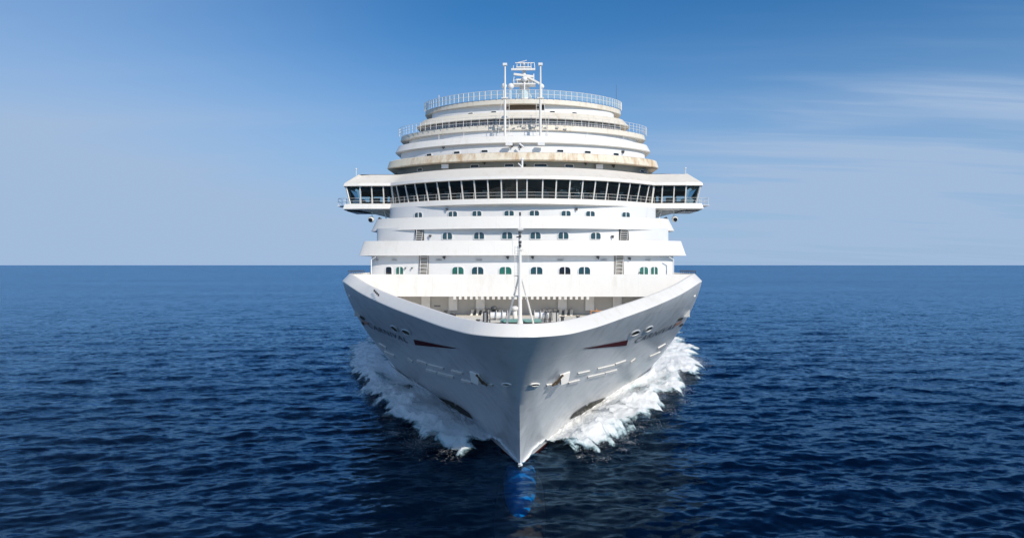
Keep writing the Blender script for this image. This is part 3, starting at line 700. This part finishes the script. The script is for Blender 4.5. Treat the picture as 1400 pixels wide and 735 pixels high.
for dx_, pz, r_ in ((-3.3, 121, .45), (-2.2, 121.5, .5), (.0, 112, .45), (2.8, 122, .4)):
    b = MB(); b.ball((mx+dx_, MY-1.4, MZ(pz)), r_, n=8); b.tube((mx+dx_, MY-1.4, H1), (mx+dx_, MY-1.4, MZ(pz)), .1); b.build('dome', WALL, mo, smooth=True)
b = MB(); xa = X(842, 112); b.tube((xa, 112, 38), (xa, 112, Z(117, 112)), .04, .02, n=5); b.build('whip_antenna', STEEL, ship)
b = MB(); xa = X(600, 103); b.tube((xa, 103, H1), (xa, 103, Z(130, 103)), .07, .05, n=5); b.build('deck_pole', WHITE, ship)
for p in (486, 936): b = MB(); b.tube((X(p, 93), 93, 28.2), (X(p, 93), 93, 29.0), .05, n=5); b.ball((X(p, 93), 93, 29.1), .12, n=6); b.build('wing_antenna', WHITE, ship)

# ---------------- foremast on the bow
FY = 54.5; fx = X(711, FY); FZ = lambda p: Z(p, FY)
b = MB(); b.tube((fx, FY, FLOORZ), (fx, FY, FZ(316)), .17, .12, n=12); b.tube((fx, FY, FLOORZ), (fx, FY, FLOORZ+.7), .32, .2, n=12); b.tube((fx, FY, FZ(316)), (fx, FY, FZ(292)), .035, n=6)
fm = b.build('foremast', WHITE, ship, label='slim white bow mast with slanting stays')
for s in (-1, 1):
    b = MB(); b.tube((fx+s*.1, FY+.1, FZ(378)), (fx+s*1.15, FY+1.6, FLOORZ), .075, .085, n=8); b.build('stay', WHITE, fm)
b = MB(); b.tube((fx-.42, FY+.1, FZ(336)), (fx-.42, FY+.25, FZ(400)), .022, n=5); b.tube((fx-.2, FY+.2, FZ(336)), (fx-.2, FY+.2, FZ(380)), .02, n=5)
for k in range(14): b.tube((fx-.42, FY+.15, FZ(338+k*4.4)), (fx-.12, FY+.15, FZ(338+k*4.4)), .016, n=4)
b.tube((fx-.75, FY+.4, FZ(405)), (fx+.75, FY+.4, FZ(405)), .06, n=6); b.tube((fx-.5, FY+.4, FZ(377)), (fx+.1, FY+.2, FZ(377)), .04, n=6)
b.build('ladder', WHITE, fm)
b = MB(); b.box((fx+.05, FY, FZ(313)), (.42, .35, .16)); b.build('platform', WHITE, fm); b = MB(); b.box((fx, FY, FZ(341)), (.5, .4, .08)); b.build('platform', WHITE, fm)
for z_, r_ in ((318, .15), (323, .12), (331, .14), (336, .12)):
    b = MB(); b.tube((fx, FY-.22, FZ(z_)-.1), (fx, FY-.22, FZ(z_)+.1), r_*.9, n=10); b.build('mast_lamp', STEEL, fm)
b = MB(); b.tube((fx-.3, FY-.1, FZ(324)), (fx, FY-.1, FZ(324)), .05, n=6); b.tube((fx, FY, FZ(295)), (fx, FY, FZ(290)), .08, n=8); b.build('mast_lamp', STEEL, fm)
b = MB()
for px_, a, c in ((701, 318, 352), (722, 330, 405)): b.tube((X(px_, FY), FY+.3, FZ(a)), (X(px_+ (2 if px_ > 711 else -1), FY), FY+.6, FZ(c)), .012, n=4)
b.build('halyard', WALL, fm)

# ---------------- mooring gear on the foredeck
def gx(px, y): return X(px, y)
for s, p in ((-1, 697), (1, 727)):
    b = MB(); x_ = gx(p, 57); b.box((x_, 57.6, FLOORZ+.42), (1.55, 2.2, .1)); b.box((x_, 57.6, FLOORZ+.2), (1.3, 1.9, .34)); b.build('green_platform', GREEN, ship)
    b = MB(); b.box((gx(p-s*0, 56.3), 56.4, FLOORZ+.25), (1.7, .12, .22)); b.build('platform_skirt', DARK, ship)
def winch(x_, y0, s):
    b = MB(); b.tube((x_-.7, y0, FLOORZ+.6), (x_+.7, y0, FLOORZ+.6), .32, n=14); w = b.build('mooring_winch', WALL, ship)
    b = MB()
    for dx_ in (-.75, -.2, .35, .8): b.tube((x_+dx_, y0, FLOORZ+.6), (x_+dx_+.06, y0, FLOORZ+.6), .5, n=16)
    b.box((x_, y0, FLOORZ+.12), (1.9, .9, .24)); b.build('drum_flange', GREYW, w)
    b = MB(); b.box((x_+s*1.15, y0, FLOORZ+.5), (.5, .6, .7)); b.build('winch_motor', GREYW, w)
winch(gx(681, 60), 60.5, -1); winch(gx(742, 60), 60.5, 1)
b = MB()
for p0, p1, y0 in ((665, 688, 57), (737, 757, 57.4)): b.box(((gx(p0, y0)+gx(p1, y0))/2, y0, FLOORZ+.24), (gx(p1, y0)-gx(p0, y0), .35, .09))
b.build('gangway_plank', BROWN, ship)
def hoop(px_, y0, w, h):
    x_ = gx(px_, y0); b = MB()
    for dy in (0, .5):
        b.tube((x_-w/2, y0+dy, FLOORZ), (x_-w/2, y0+dy, FLOORZ+h), .04, n=6); b.tube((x_+w/2, y0+dy, FLOORZ), (x_+w/2, y0+dy, FLOORZ+h), .04, n=6); b.tube((x_-w/2, y0+dy, FLOORZ+h), (x_+w/2, y0+dy, FLOORZ+h), .04, n=6)
    b.tube((x_-w/2, y0, FLOORZ+h), (x_-w/2, y0+.5, FLOORZ+h), .03, n=6)
    b.build('hatch_rail', STEEL, ship)
hoop(663.5, 58.5, .35, 1.05); hoop(667.5, 60, .3, 1.2); hoop(757, 58.5, .5, 1.1); hoop(748, 60, .4, .95)
for p, y0, h in ((609.5, 62, .9), (618, 63, .55), (621, 63, .5), (653.5, 58, .4), (790, 62, .4), (769, 60, .5)):
    b = MB(); x_ = gx(p, y0); b.tube((x_, y0, FLOORZ), (x_, y0, FLOORZ+h), .14, n=10); b.tube((x_, y0, FLOORZ+h), (x_, y0, FLOORZ+h+.08), .2, n=10); b.build('bollard', STEEL, ship)
for p in (675.5, 704):
    y0 = 62.0; x_ = gx(p, y0); b = MB()
    b.tube((x_, y0, FLOORZ), (x_, y0, FLOORZ+1.0), .22, n=10); b.ball((x_, y0-.1, FLOORZ+1.15), .34, sz=.7, n=8); b.build('mushroom_vent', WHITE if p > 700 else STEEL, ship, smooth=True)
b = MB(); x_ = gx(815, 64)
for dx_ in (-.5, 0, .5): b.tube((x_+dx_, 64, FLOORZ), (x_+dx_, 64, FLOORZ+1.0-abs(dx_)*.3), .05, n=6)
b.tube((x_-.5, 64, FLOORZ+.8), (x_+.5, 64, FLOORZ+.8), .05, n=6); b.box((x_, 64, FLOORZ+.25), (.4, .4, .5)); b.build('fire_hydrant', ORANGE, ship)
b = MB(); x_ = gx(806, 63); b.box((x_, 63, FLOORZ+.15), (.6, .4, .3)); b.build('roller_fairlead', STEEL, ship)
b = MB(); b.tube((gx(592, 66), 66.5, 12.0), (gx(601, 66), 66.5, 12.0), .08, n=6); b.build('wall_pipe', STEEL, ship)

# ---------------- marks and fittings on the plating
def patch(name, corners, m, side=1, off=0.03, nu=10, nv=3, thick=None, parent=hull, label=None):
    """corners: 4 photo points (a b along bottom, c d along top reversed) measured on the right; laid on the plating in hull coordinates"""
    uv = [uv_at(p[0], p[1], side) for p in corners]
    b = MB(); rows = []
    for j in range(nv+1):
        g = j/nv; r = []
        for i in range(nu+1):
            f = i/nu
            u = (uv[0][0]*(1-f)+uv[1][0]*f)*(1-g)+(uv[3][0]*(1-f)+uv[2][0]*f)*g
            v = (uv[0][1]*(1-f)+uv[1][1]*f)*(1-g)+(uv[3][1]*(1-f)+uv[2][1]*f)*g
            r.append(hull_at(u, v, side, off))
        rows.append(r)
    b.grid(rows)
    if thick:
        k = 0
        per = rows[0] + [r[-1] for r in rows[1:]] + list(reversed(rows[-1]))[1:] + [r[0] for r in reversed(rows[:-1])]
        inn = []
        cen = sum(per, Vector())/len(per)
        for p, q_ in zip(per[:-1], per[1:]):
            n_ = hull_n(np.clip((uv[0][0]+uv[1][0])/2, 0, 1), np.clip((uv[0][1]+uv[3][1])/2, 0, 1), side)*(off+.05)
            b.quad(p, q_, q_-n_, p-n_)
    o = b.build(name, m, parent, label=label); return o
MX = lambda p: 2*712.3-p     # the mark on the other side of the stem, measured from the same photo columns
def both(name, corners, m, **k):
    patch(name, corners, m, 1, **k)
    # same hull coordinates on the other side
    uv = [uv_at(p[0], p[1], 1) for p in corners]
    cc = []
    for u, v in uv:
        x, y, z = hull_pt(u, v); cc.append((PX(-x, y), PY(z, y)))
    patch(name, cc, m, -1, **k)
both('livery_stripe', [(797, 476), (856, 471.5), (858, 464), (797, 475.5)], RED, nu=16)
def oval(name, cx_, cy_, rx, ry, rot, m, rim=None, side=1, off=.035, parent=hull):
    b = MB(); n = 16; c0 = uv_at(cx_, cy_, side); P0 = hull_at(*c0, side, off); nn = hull_n(*c0, side)
    ring = []; outer = []
    for k in range(n):
        t = 2*math.pi*k/n
        for lst, f in ((ring, 1.0), (outer, 1.35)):
            ex, ey = rx*f*math.cos(t), ry*f*math.sin(t); qx = cx_+ex*math.cos(rot)-ey*math.sin(rot); qy = cy_+ex*math.sin(rot)+ey*math.cos(rot)
            u, v = uv_at(qx, qy, side); lst.append(hull_at(u, v, side, off))
    b.poly(ring); o = b.build(name, m, parent)
    if rim:
        r = MB()
        for k in range(n):
            k2 = (k+1) % n; r.quad(ring[k]+nn*.08, ring[k2]+nn*.08, outer[k2], outer[k]); r.quad(ring[k], ring[k2], ring[k2]+nn*.08, ring[k]+nn*.08)
        r.build('rim', rim, o)
for cx_, cy_, rx, ry, rot in ((867.5, 454, 6, 2.6, -.45), (886, 448.5, 5.5, 2.2, -.6), (929, 435.5, 4, 1.6, -.45), (930.5, 443.5, 3, 1.5, -.6)):
    oval('hawse_opening', cx_, cy_, rx, ry, rot, OLIVE, HULLM if cx_ < 900 else None)
for cx_, cy_, rx, ry, rot in ((555, 453.5, 6, 2.6, .45), (539, 449, 5.5, 2.3, .75), (494.5, 434.5, 4.5, 1.8, .6), (495.5, 442, 3, 1.6, .9)):
    oval('hawse_opening', cx_, cy_, rx, ry, rot, OLIVE, HULLM if cx_ > 510 else None, side=-1)
for s, cx_ in ((1, 731), (-1, 692.5)): oval('bow_fairlead', cx_, 524.5, 5.5, 1.7, -.06*s, DARK, WHITE, side=s)
# orange insignia beyond the name
ORW = mat('orange_insignia', (0.60, 0.28, 0.18), 0.5, var=0.2)
both('insignia', [(921, 446), (929, 441), (932, 437), (924, 441)], ORW)
# raised white ledges: two broken rows of bulb / thruster marks, and the anchor ledges
dash = [((777, 523), (792, 519.5)), ((803, 515.5), (826, 510)), ((827, 509.5), (843, 505.5)), ((790, 510.5), (806, 507)), ((817, 504), (840, 498.5)), ((841, 497.5), (855, 493)), ((862, 495), (868, 490)), ((888, 487), (902, 481)), ((899, 476), (909, 470))]
for (x0_, y0), (x1_, y1) in dash:
    both('bow_marking', [(x0_, y0+1.2), (x1_, y1+1.2), (x1_, y1-1.5), (x0_, y0-1.5)], WHITE, nu=4, nv=1, off=.10, thick=1)
both('bow_marking', [(747, 527.5), (754, 526.5), (754, 524), (747, 525)], WHITE, nu=3, nv=1, off=.1, thick=1)
for s in (1, -1):   # anchor ledge with a dark anchor hanging at its inner end
    xa = 768.5; u, v = uv_at(xa, 513.5, 1); P = hull_at(u, v, s, 0); n_ = hull_n(u, v, s)
    e1, e0 = hull_at(min(u+.02, 1), v, s, 0), hull_at(max(u-.02, 0), v, s, 0); t_ = (e1-e0).normalized(); up_ = n_.cross(t_); up_ = up_ if up_.z > 0 else -up_
    w, h_ = .75, .30
    b = MB()
    b.hexa([P-t_*w*.75-up_*h_, P+t_*w*.8-up_*h_, P+t_*w*.8-up_*h_+n_*.55, P-t_*w*.75-up_*h_+n_*.55, P-t_*w+up_*h_*1.1, P+t_*w*1.15+up_*h_*1.1, P+t_*w*1.15+up_*h_*1.0+n_*.1, P-t_*w+up_*h_*1.0+n_*.1])
    lg = b.build('anchor_ledge', WHITE, hull)
    A = P - t_*(w+.25) + n_*.25
    b = MB(); b.tube(A+up_*.5, A-up_*.45, .07, n=8); b.tube(A-up_*.45-t_*.35, A-up_*.3, .08, .06, n=6); b.tube(A-up_*.45+t_*.3, A-up_*.3, .08, .06, n=6); b.tube(A-up_*.45-t_*.35, A+up_*.05-t_*.42, .09, .02, n=6); b.tube(A-up_*.45+t_*.3, A+up_*.02+t_*.35, .09, .02, n=6)
    b.ball(A+up_*.52, .1, n=6); b.build('anchor', BROWN, lg)
# dark notched recess near the waterline
both('plating_recess', [(778, 572.5), (808, 563), (801, 552.5), (784, 564)], DARK, nu=8, off=.06)
both('plating_recess', [(801, 560), (812, 556.5), (828, 542.5), (805, 550.5)], OLIVE, nu=8, off=.062)

# name on the bow
def hull_text(txt, p0, p1, height_v, side, slant=0.25):
    cu = bpy.data.curves.new('lettering', 'FONT'); cu.body = txt; cu.size = 1.0; cu.shear = slant; cu.resolution_u = 3; cu.space_character = 1.12
    to = bpy.data.objects.new('lettering_source', cu); C.objects.link(to)
    dg = bpy.context.evaluated_depsgraph_get(); me = bpy.data.meshes.new_from_object(to.evaluated_get(dg)); C.objects.unlink(to); bpy.data.objects.remove(to)
    xs_ = [v.co.x for v in me.vertices]; x0_, x1_ = min(xs_), max(xs_)
    a = uv_at(*p0, side); c = uv_at(*p1, side)
    for vtx in me.vertices:
        f = (vtx.co.x-x0_)/(x1_-x0_); g = vtx.co.y
        u = a[0]*(1-f)+c[0]*f; v = a[1]*(1-f)+c[1]*f + g*height_v
        vtx.co = hull_at(min(u, 1), min(v, 1), side, .03)
    me.materials.clear(); me.materials.append(NAVY)
    o = bpy.data.objects.new('ship_name', me); C.objects.link(o); o.parent = hull
    o['label'] = 'dark ship name lettering reading CARNIVAL'
hull_text('CARNIVAL', (866, 469), (921, 447), .072, 1)
uvs = [uv_at(866, 469, 1), uv_at(921, 447, 1)]
pp = []
for u, v in uvs:
    x, y, z = hull_pt(u, v); pp.append((PX(-x, y), PY(z, y)))
hull_text('CARNIVAL', pp[1], pp[0], .072, -1)

# small letters on the white cap at each end of the mooring opening
b = MB()
for k in range(4): b.box((X(513+k*3.5, 60.8), 60.2-k*.5, Z(397+k*1.6, 60.8)), (.14, .03, .22))
b.build('cap_marking', STEEL, ship)

# bulbous bow below the water: blue crown over red flanks
def bulb(name, m, y0, y1, hw, zc_, hz, parent, lab=None):
    b = MB(); rows = []
    for i in range(25):
        f = i/24; y_ = y0+(y1-y0)*f; s_ = math.sqrt(max(0, 1-(1-min(1, f*1.5))**2))
        rows.append([(hw*s_*math.cos(t), y_, zc_+hz*s_*math.sin(t)+(.1*f)) for t in np.linspace(0, 2*math.pi, 25)])
    b.grid(rows); return b.build(name, m, parent, smooth=True, label=lab)
bulb('bulbous_bow', REDB, 45.5, 58.0, 2.0, -3.75, 2.6, hull, 'red underwater bulb below the stem')
bulb('bulb_crown', BLUEB, 48.0, 58.0, 1.3, -2.05, 1.6, hull, 'bright blue crown of the underwater bulb')

# ------------------------------------------------------------------ BOW WAVES
def foammat():
    m, n, l, p = newmat('wave_foam')
    tcn = n.new('ShaderNodeTexCoord'); at = n.new('ShaderNodeAttribute'); at.attribute_name = 'foam_amount'
    def tn(scale, det, sc=(1, 1, 1), dist=0.0, rough=.6):
        mp = n.new('ShaderNodeMapping'); mp.inputs['Scale'].default_value = sc; l.new(tcn.outputs['Object'], mp.inputs[0])
        t = n.new('ShaderNodeTexNoise'); t.inputs['Scale'].default_value = scale; t.inputs['Detail'].default_value = det; t.inputs['Distortion'].default_value = dist; t.inputs['Roughness'].default_value = rough
        l.new(mp.outputs[0], t.inputs['Vector']); return t.outputs['Fac']
    def rng_(v, a, b_, c=0.0, d=1.0):
        k = n.new('ShaderNodeMapRange'); k.interpolation_type = 'SMOOTHSTEP'; l.new(v, k.inputs[0])
        for i, q_ in enumerate((a, b_, c, d)): k.inputs[i+1].default_value = q_
        return k.outputs[0]
    fl_ = n.new('ShaderNodeAttribute'); fl_.attribute_name = 'flow'
    def fn(sc, scale, det, rough=.6, dist=.6):
        mp = n.new('ShaderNodeMapping'); mp.inputs['Scale'].default_value = sc; l.new(fl_.outputs['Vector'], mp.inputs[0])
        t = n.new('ShaderNodeTexNoise'); t.inputs['Scale'].default_value = scale; t.inputs['Detail'].default_value = det; t.inputs['Distortion'].default_value = dist; t.inputs['Roughness'].default_value = rough
        l.new(mp.outputs[0], t.inputs['Vector']); return t.outputs['Fac']
    big = tn(0.42, 8, (1, .8, 1), 1.0, .62); stk = fn((.8, .34, 1), 1.0, 8, .66, 1.2); fin = tn(4.5, 5, (1, .8, 1), .5, .7)
    f = mnode(n, l, 'ADD', mnode(n, l, 'MULTIPLY', big, .40), mnode(n, l, 'ADD', mnode(n, l, 'MULTIPLY', stk, .38), mnode(n, l, 'MULTIPLY', fin, .18)))
    f = mnode(n, l, 'ADD', mnode(n, l, 'MULTIPLY', mnode(n, l, 'SUBTRACT', f, .5), 1.7), at.outputs['Fac'])      # noise shifted by foam amount
    cover = rng_(f, 0.36, 0.62)
    ramp = n.new('ShaderNodeValToRGB'); l.new(f, ramp.inputs[0]); e = ramp.color_ramp.elements
    e[0].position = .34; e[0].color = (0.32, 0.50, 0.55, 1); e[1].position = .88; e[1].color = (0.93, 0.94, 0.95, 1)
    for p_, c_ in ((.46, (0.42, 0.60, 0.64, 1)), (.58, (0.58, 0.70, 0.73, 1)), (.70, (0.87, 0.90, 0.91, 1))):
        q_ = e.new(p_); q_.color = c_
    l.new(ramp.outputs[0], p.inputs['Base Color']); l.new(rng_(f, .4, .7, .15, .9), p.inputs['Roughness'])
    p.inputs['Specular IOR Level'].default_value = .3
    bp = n.new('ShaderNodeBump'); bp.inputs['Strength'].default_value = .55; bp.inputs['Distance'].default_value = .16
    l.new(mnode(n, l, 'ADD', mnode(n, l, 'MULTIPLY', stk, 1.2), mnode(n, l, 'ADD', fin, mnode(n, l, 'MULTIPLY', tn(14, 3), .35))), bp.inputs['Height']); l.new(bp.outputs[0], p.inputs['Normal'])
    tr = n.new('ShaderNodeBsdfTransparent'); mx_ = n.new('ShaderNodeMixShader'); l.new(cover, mx_.inputs[0]); l.new(tr.outputs[0], mx_.inputs[1])
    tl = n.new('ShaderNodeBsdfTranslucent'); l.new(ramp.outputs[0], tl.inputs[0]); ms = n.new('ShaderNodeMixShader'); ms.inputs[0].default_value = .15; l.new(p.outputs[0], ms.inputs[1]); l.new(tl.outputs[0], ms.inputs[2]); l.new(ms.outputs[0], mx_.inputs[2])
    l.new(mx_.outputs[0], n['Material Output'].inputs[0]); return m
FOAM = foammat()
DROP = mat('spray_droplets', (0.93, 0.94, 0.95), .5, var=.02)
def bow_wave(side, seed, label):
    ns, nt_ = 620, 210
    s = np.linspace(0, 1, ns)[:, None]*np.ones((1, nt_)); t = np.ones((ns, 1))*np.linspace(0, 1, nt_)[None, :]
    yi = pchip([0, 1], [54.0, 165])(s**1.35)
    xi_tab = pchip([54.3, 57, 62, 69, 83, 100, 170], [0, .4, 2.0, 4.6, 10.8, 17.8, 18.7])
    xin = np.maximum(xi_tab(yi)-.5, 0)
    # outer edge measured from the photo
    oy = pchip([0, .06, .15, .28, .42, .56, .72, 1], [53.4, 52.8, 54.0, 61.5, 74, 92, 116, 165]); ox = pchip([0, .06, .15, .28, .42, .56, .72, 1], [.25, 3.2, 7.2, 12.3, 18.0, 24.0, 32, 44])
    xo, yo = ox(s), oy(s)
    jag = (fbm(s*38, s*0+seed, 5, seed)-.5)*5.5*sst(0.04, .2, s)
    xo = xo + jag; 
    x = xin*(1-t)+xo*t; y = yi*(1-t)+yo*t
    # height: sheet thrown up the plating, hollow near the stem, then a broken crest falling outwards
    hin = .85*sst(0.0, .12, s)*(1-.75*sst(.10, .18, s)) + 2.3*sst(.33, .44, s)*(1-sst(.45, .85, s)*.8)
    hol = sst(0.0, .05, s)*(1-sst(.10, .20, s))
    prof = hin*np.exp(-(t/.16)**1.5)*(.9) + (1.6*sst(.03, .12, s)*(1-.6*sst(.35, .9, s)))*np.exp(-((t-.62)/.30)**2)
    prof = prof*(1-.0*hol)
    n1 = fbm(x/3.2, y/3.2, 5, seed+11); n2 = fbm(x/.8, y/.8, 4, seed+23); rid = 1-np.abs(2*fbm(x/2.2+5, y/2.2, 5, seed+37)-1)
    z = prof*(.25+1.5*n1) + (rid-.7)*.35*sst(.02, .12, s)*sst(1.0, .8, t) + (n2-.5)*.42*sst(1, .88, t)
    edge = sst(.80, 1.0, t)
    z = np.maximum(z, -.02)*(1-edge) + .12 - .38*sst(.93, 1.0, t)
    z = z + sea_z(x, y, 0.5*np.ones_like(x))*(.4+.6*edge)*sst(0, .3, t)
    # the sheet climbs the flared plating: its inner edge follows the hull at its own height
    def hull_x(y_, z_):
        v = np.clip(z_/12.0, 0, 1); d0 = 42.5 + 11.8*(1-v**1.4); df = 71 + 33*(1-v)**1.4
        u = np.clip((y_-d0)/(df-d0), 0, 1); w_ = v**1.5
        return HW*((1-w_)*gWf(u)+w_*gTf(np.sqrt(u)))
    xh = hull_x(y, z)
    x = (xh-.20)*(1-t) + xo*t
    finger = .6*fbm(s*34, t*3.2+seed, 5, seed+71, .6)+.4*fbm(x/1.6, y/1.1, 5, seed+75, .62)
    dens = 1.0 - 1.15*sst(.66, 1.0, t - .40*(finger-.5)) 
    inner = sst(.30, .45, s)*sst(.10, .25, t)*sst(.72, .5, t)                      # thinner water behind the crest
    dens = dens - inner*(.12 + .50*sst(.50, .72, fbm(x/5.0, y/7.0, 4, seed+61)))
    holm = sst(3.9, 2.3, np.hypot((x-1.2)/1.0, (y-56.0)/2.1) + 1.8*(fbm(x/1.3, y/1.3, 4, seed+51)-.5))
    dens = dens*(1-holm) + holm*(.22 - .5*sst(55.5, 54.2, y) + .35*fbm(x/.7, y/.5, 4, seed+53)*sst(2.0, 4.0, x))
    dens = dens + 1.0*np.exp(-(np.maximum(x-xh-.05, 0)/.13)**2)*holm
    dens = dens + .25*(n1-.5) - .6*sst(.72, 1, s)
    dens = np.clip(dens, -.6, 1.05)
    x = x*side
    co_ = np.stack([x, y, z], -1).reshape(-1, 3); ix = np.arange(ns*nt_).reshape(ns, nt_)
    qq = np.stack([ix[:-1, :-1], ix[1:, :-1], ix[1:, 1:], ix[:-1, 1:]], -1).reshape(-1, 4)
    if side > 0: qq = qq[:, ::-1]
    # droplets of spray (below)
    rg = np.random.default_rng(seed); nd = 3600; 
    si = (rg.random(nd)**1.1*.62*ns).astype(int)+8; ti = np.clip(rg.normal(.62, .17, nd), .0, .999); ti = (ti*nt_).astype(int)
    cen = co_.reshape(ns, nt_, 3)[si, ti] + np.stack([rg.normal(0, .28, nd)*1, rg.normal(0, .28, nd), rg.exponential(.30, nd)], -1)
    ncl, per = 1000, 60
    cs = np.clip((rg.random(ncl)**1.0*.60*ns).astype(int)+62, 0, ns-1); ct = (np.clip(rg.normal(.58, .15, ncl), .05, .90)*nt_).astype(int)
    cc = co_.reshape(ns, nt_, 3)[cs, ct]; sz = rg.uniform(.15, .62, ncl)
    cl_ = (cc[:, None, :] + rg.normal(0, 1, (ncl, per, 3))*sz[:, None, None]*np.array([1.5, .8, .42]) + np.array([0, 0, .12])).reshape(-1, 3)
    cen = np.concatenate([cen, cl_])
    keep = ~((np.abs(cen[:, 0]) < 4.4) & (cen[:, 1] < 60)) & (cen[:, 2] > .22); cen = cen[keep]; nd = len(cen)
    rad = rg.uniform(.006, .022, nd)
    oc = np.array([(1,0,0),(-1,0,0),(0,1,0),(0,-1,0),(0,0,1),(0,0,-1)], float)
    dv = (cen[:, None, :] + rad[:, None, None]*oc[None]).reshape(-1, 3)
    base_i = len(co_) + np.arange(nd)[:, None]*6
    tri = [(0,2,4),(2,1,4),(1,3,4),(3,0,4),(2,0,5),(1,2,5),(3,1,5),(0,3,5)]
    dq = np.concatenate([np.stack([base_i[:, 0]+a, base_i[:, 0]+b_, base_i[:, 0]+c, base_i[:, 0]+c], -1)[:, :3] for a, b_, c in tri])
    me = bpy.data.meshes.new('bow_wave')
    allv = np.concatenate([co_, dv]); lv = np.concatenate([qq.ravel(), dq.ravel()])
    me.vertices.add(len(allv)); me.vertices.foreach_set('co', allv.astype(np.float32).ravel())
    me.loops.add(len(lv)); me.loops.foreach_set('vertex_index', lv.astype(np.int32))
    nf = len(qq)+len(dq); me.polygons.add(nf)
    lt = np.concatenate([np.full(len(qq), 4), np.full(len(dq), 3)]).astype(np.int32); ls = np.concatenate([[0], np.cumsum(lt)[:-1]]).astype(np.int32)
    me.polygons.foreach_set('loop_start', ls); me.polygons.foreach_set('loop_total', lt); me.polygons.foreach_set('use_smooth', np.ones(nf, bool))
    me.materials.append(FOAM); me.materials.append(DROP)
    me.polygons.foreach_set('material_index', np.concatenate([np.zeros(len(qq)), np.ones(len(dq))]).astype(np.int32))
    me.update(calc_edges=True)
    at = me.attributes.new('foam_amount', 'FLOAT', 'POINT'); at.data.foreach_set('value', np.concatenate([dens.ravel(), np.ones(len(dv))]).astype(np.float32))
    fv = np.concatenate([np.stack([(s*110).ravel(), (t*14).ravel(), np.full(s.size, float(seed))], -1), np.zeros((len(dv), 3))])
    fa = me.attributes.new('flow', 'FLOAT_VECTOR', 'POINT'); fa.data.foreach_set('vector', fv.astype(np.float32).ravel())
    o = bpy.data.objects.new('bow_wave', me); C.objects.link(o); o['kind'] = 'stuff'; o['label'] = label; o['category'] = 'wave'
bow_wave(1, 3, 'bright sunlit white foam of the bow wave right of the hull')
bow_wave(-1, 8, 'shaded bluish foam of the bow wave left of the hull')
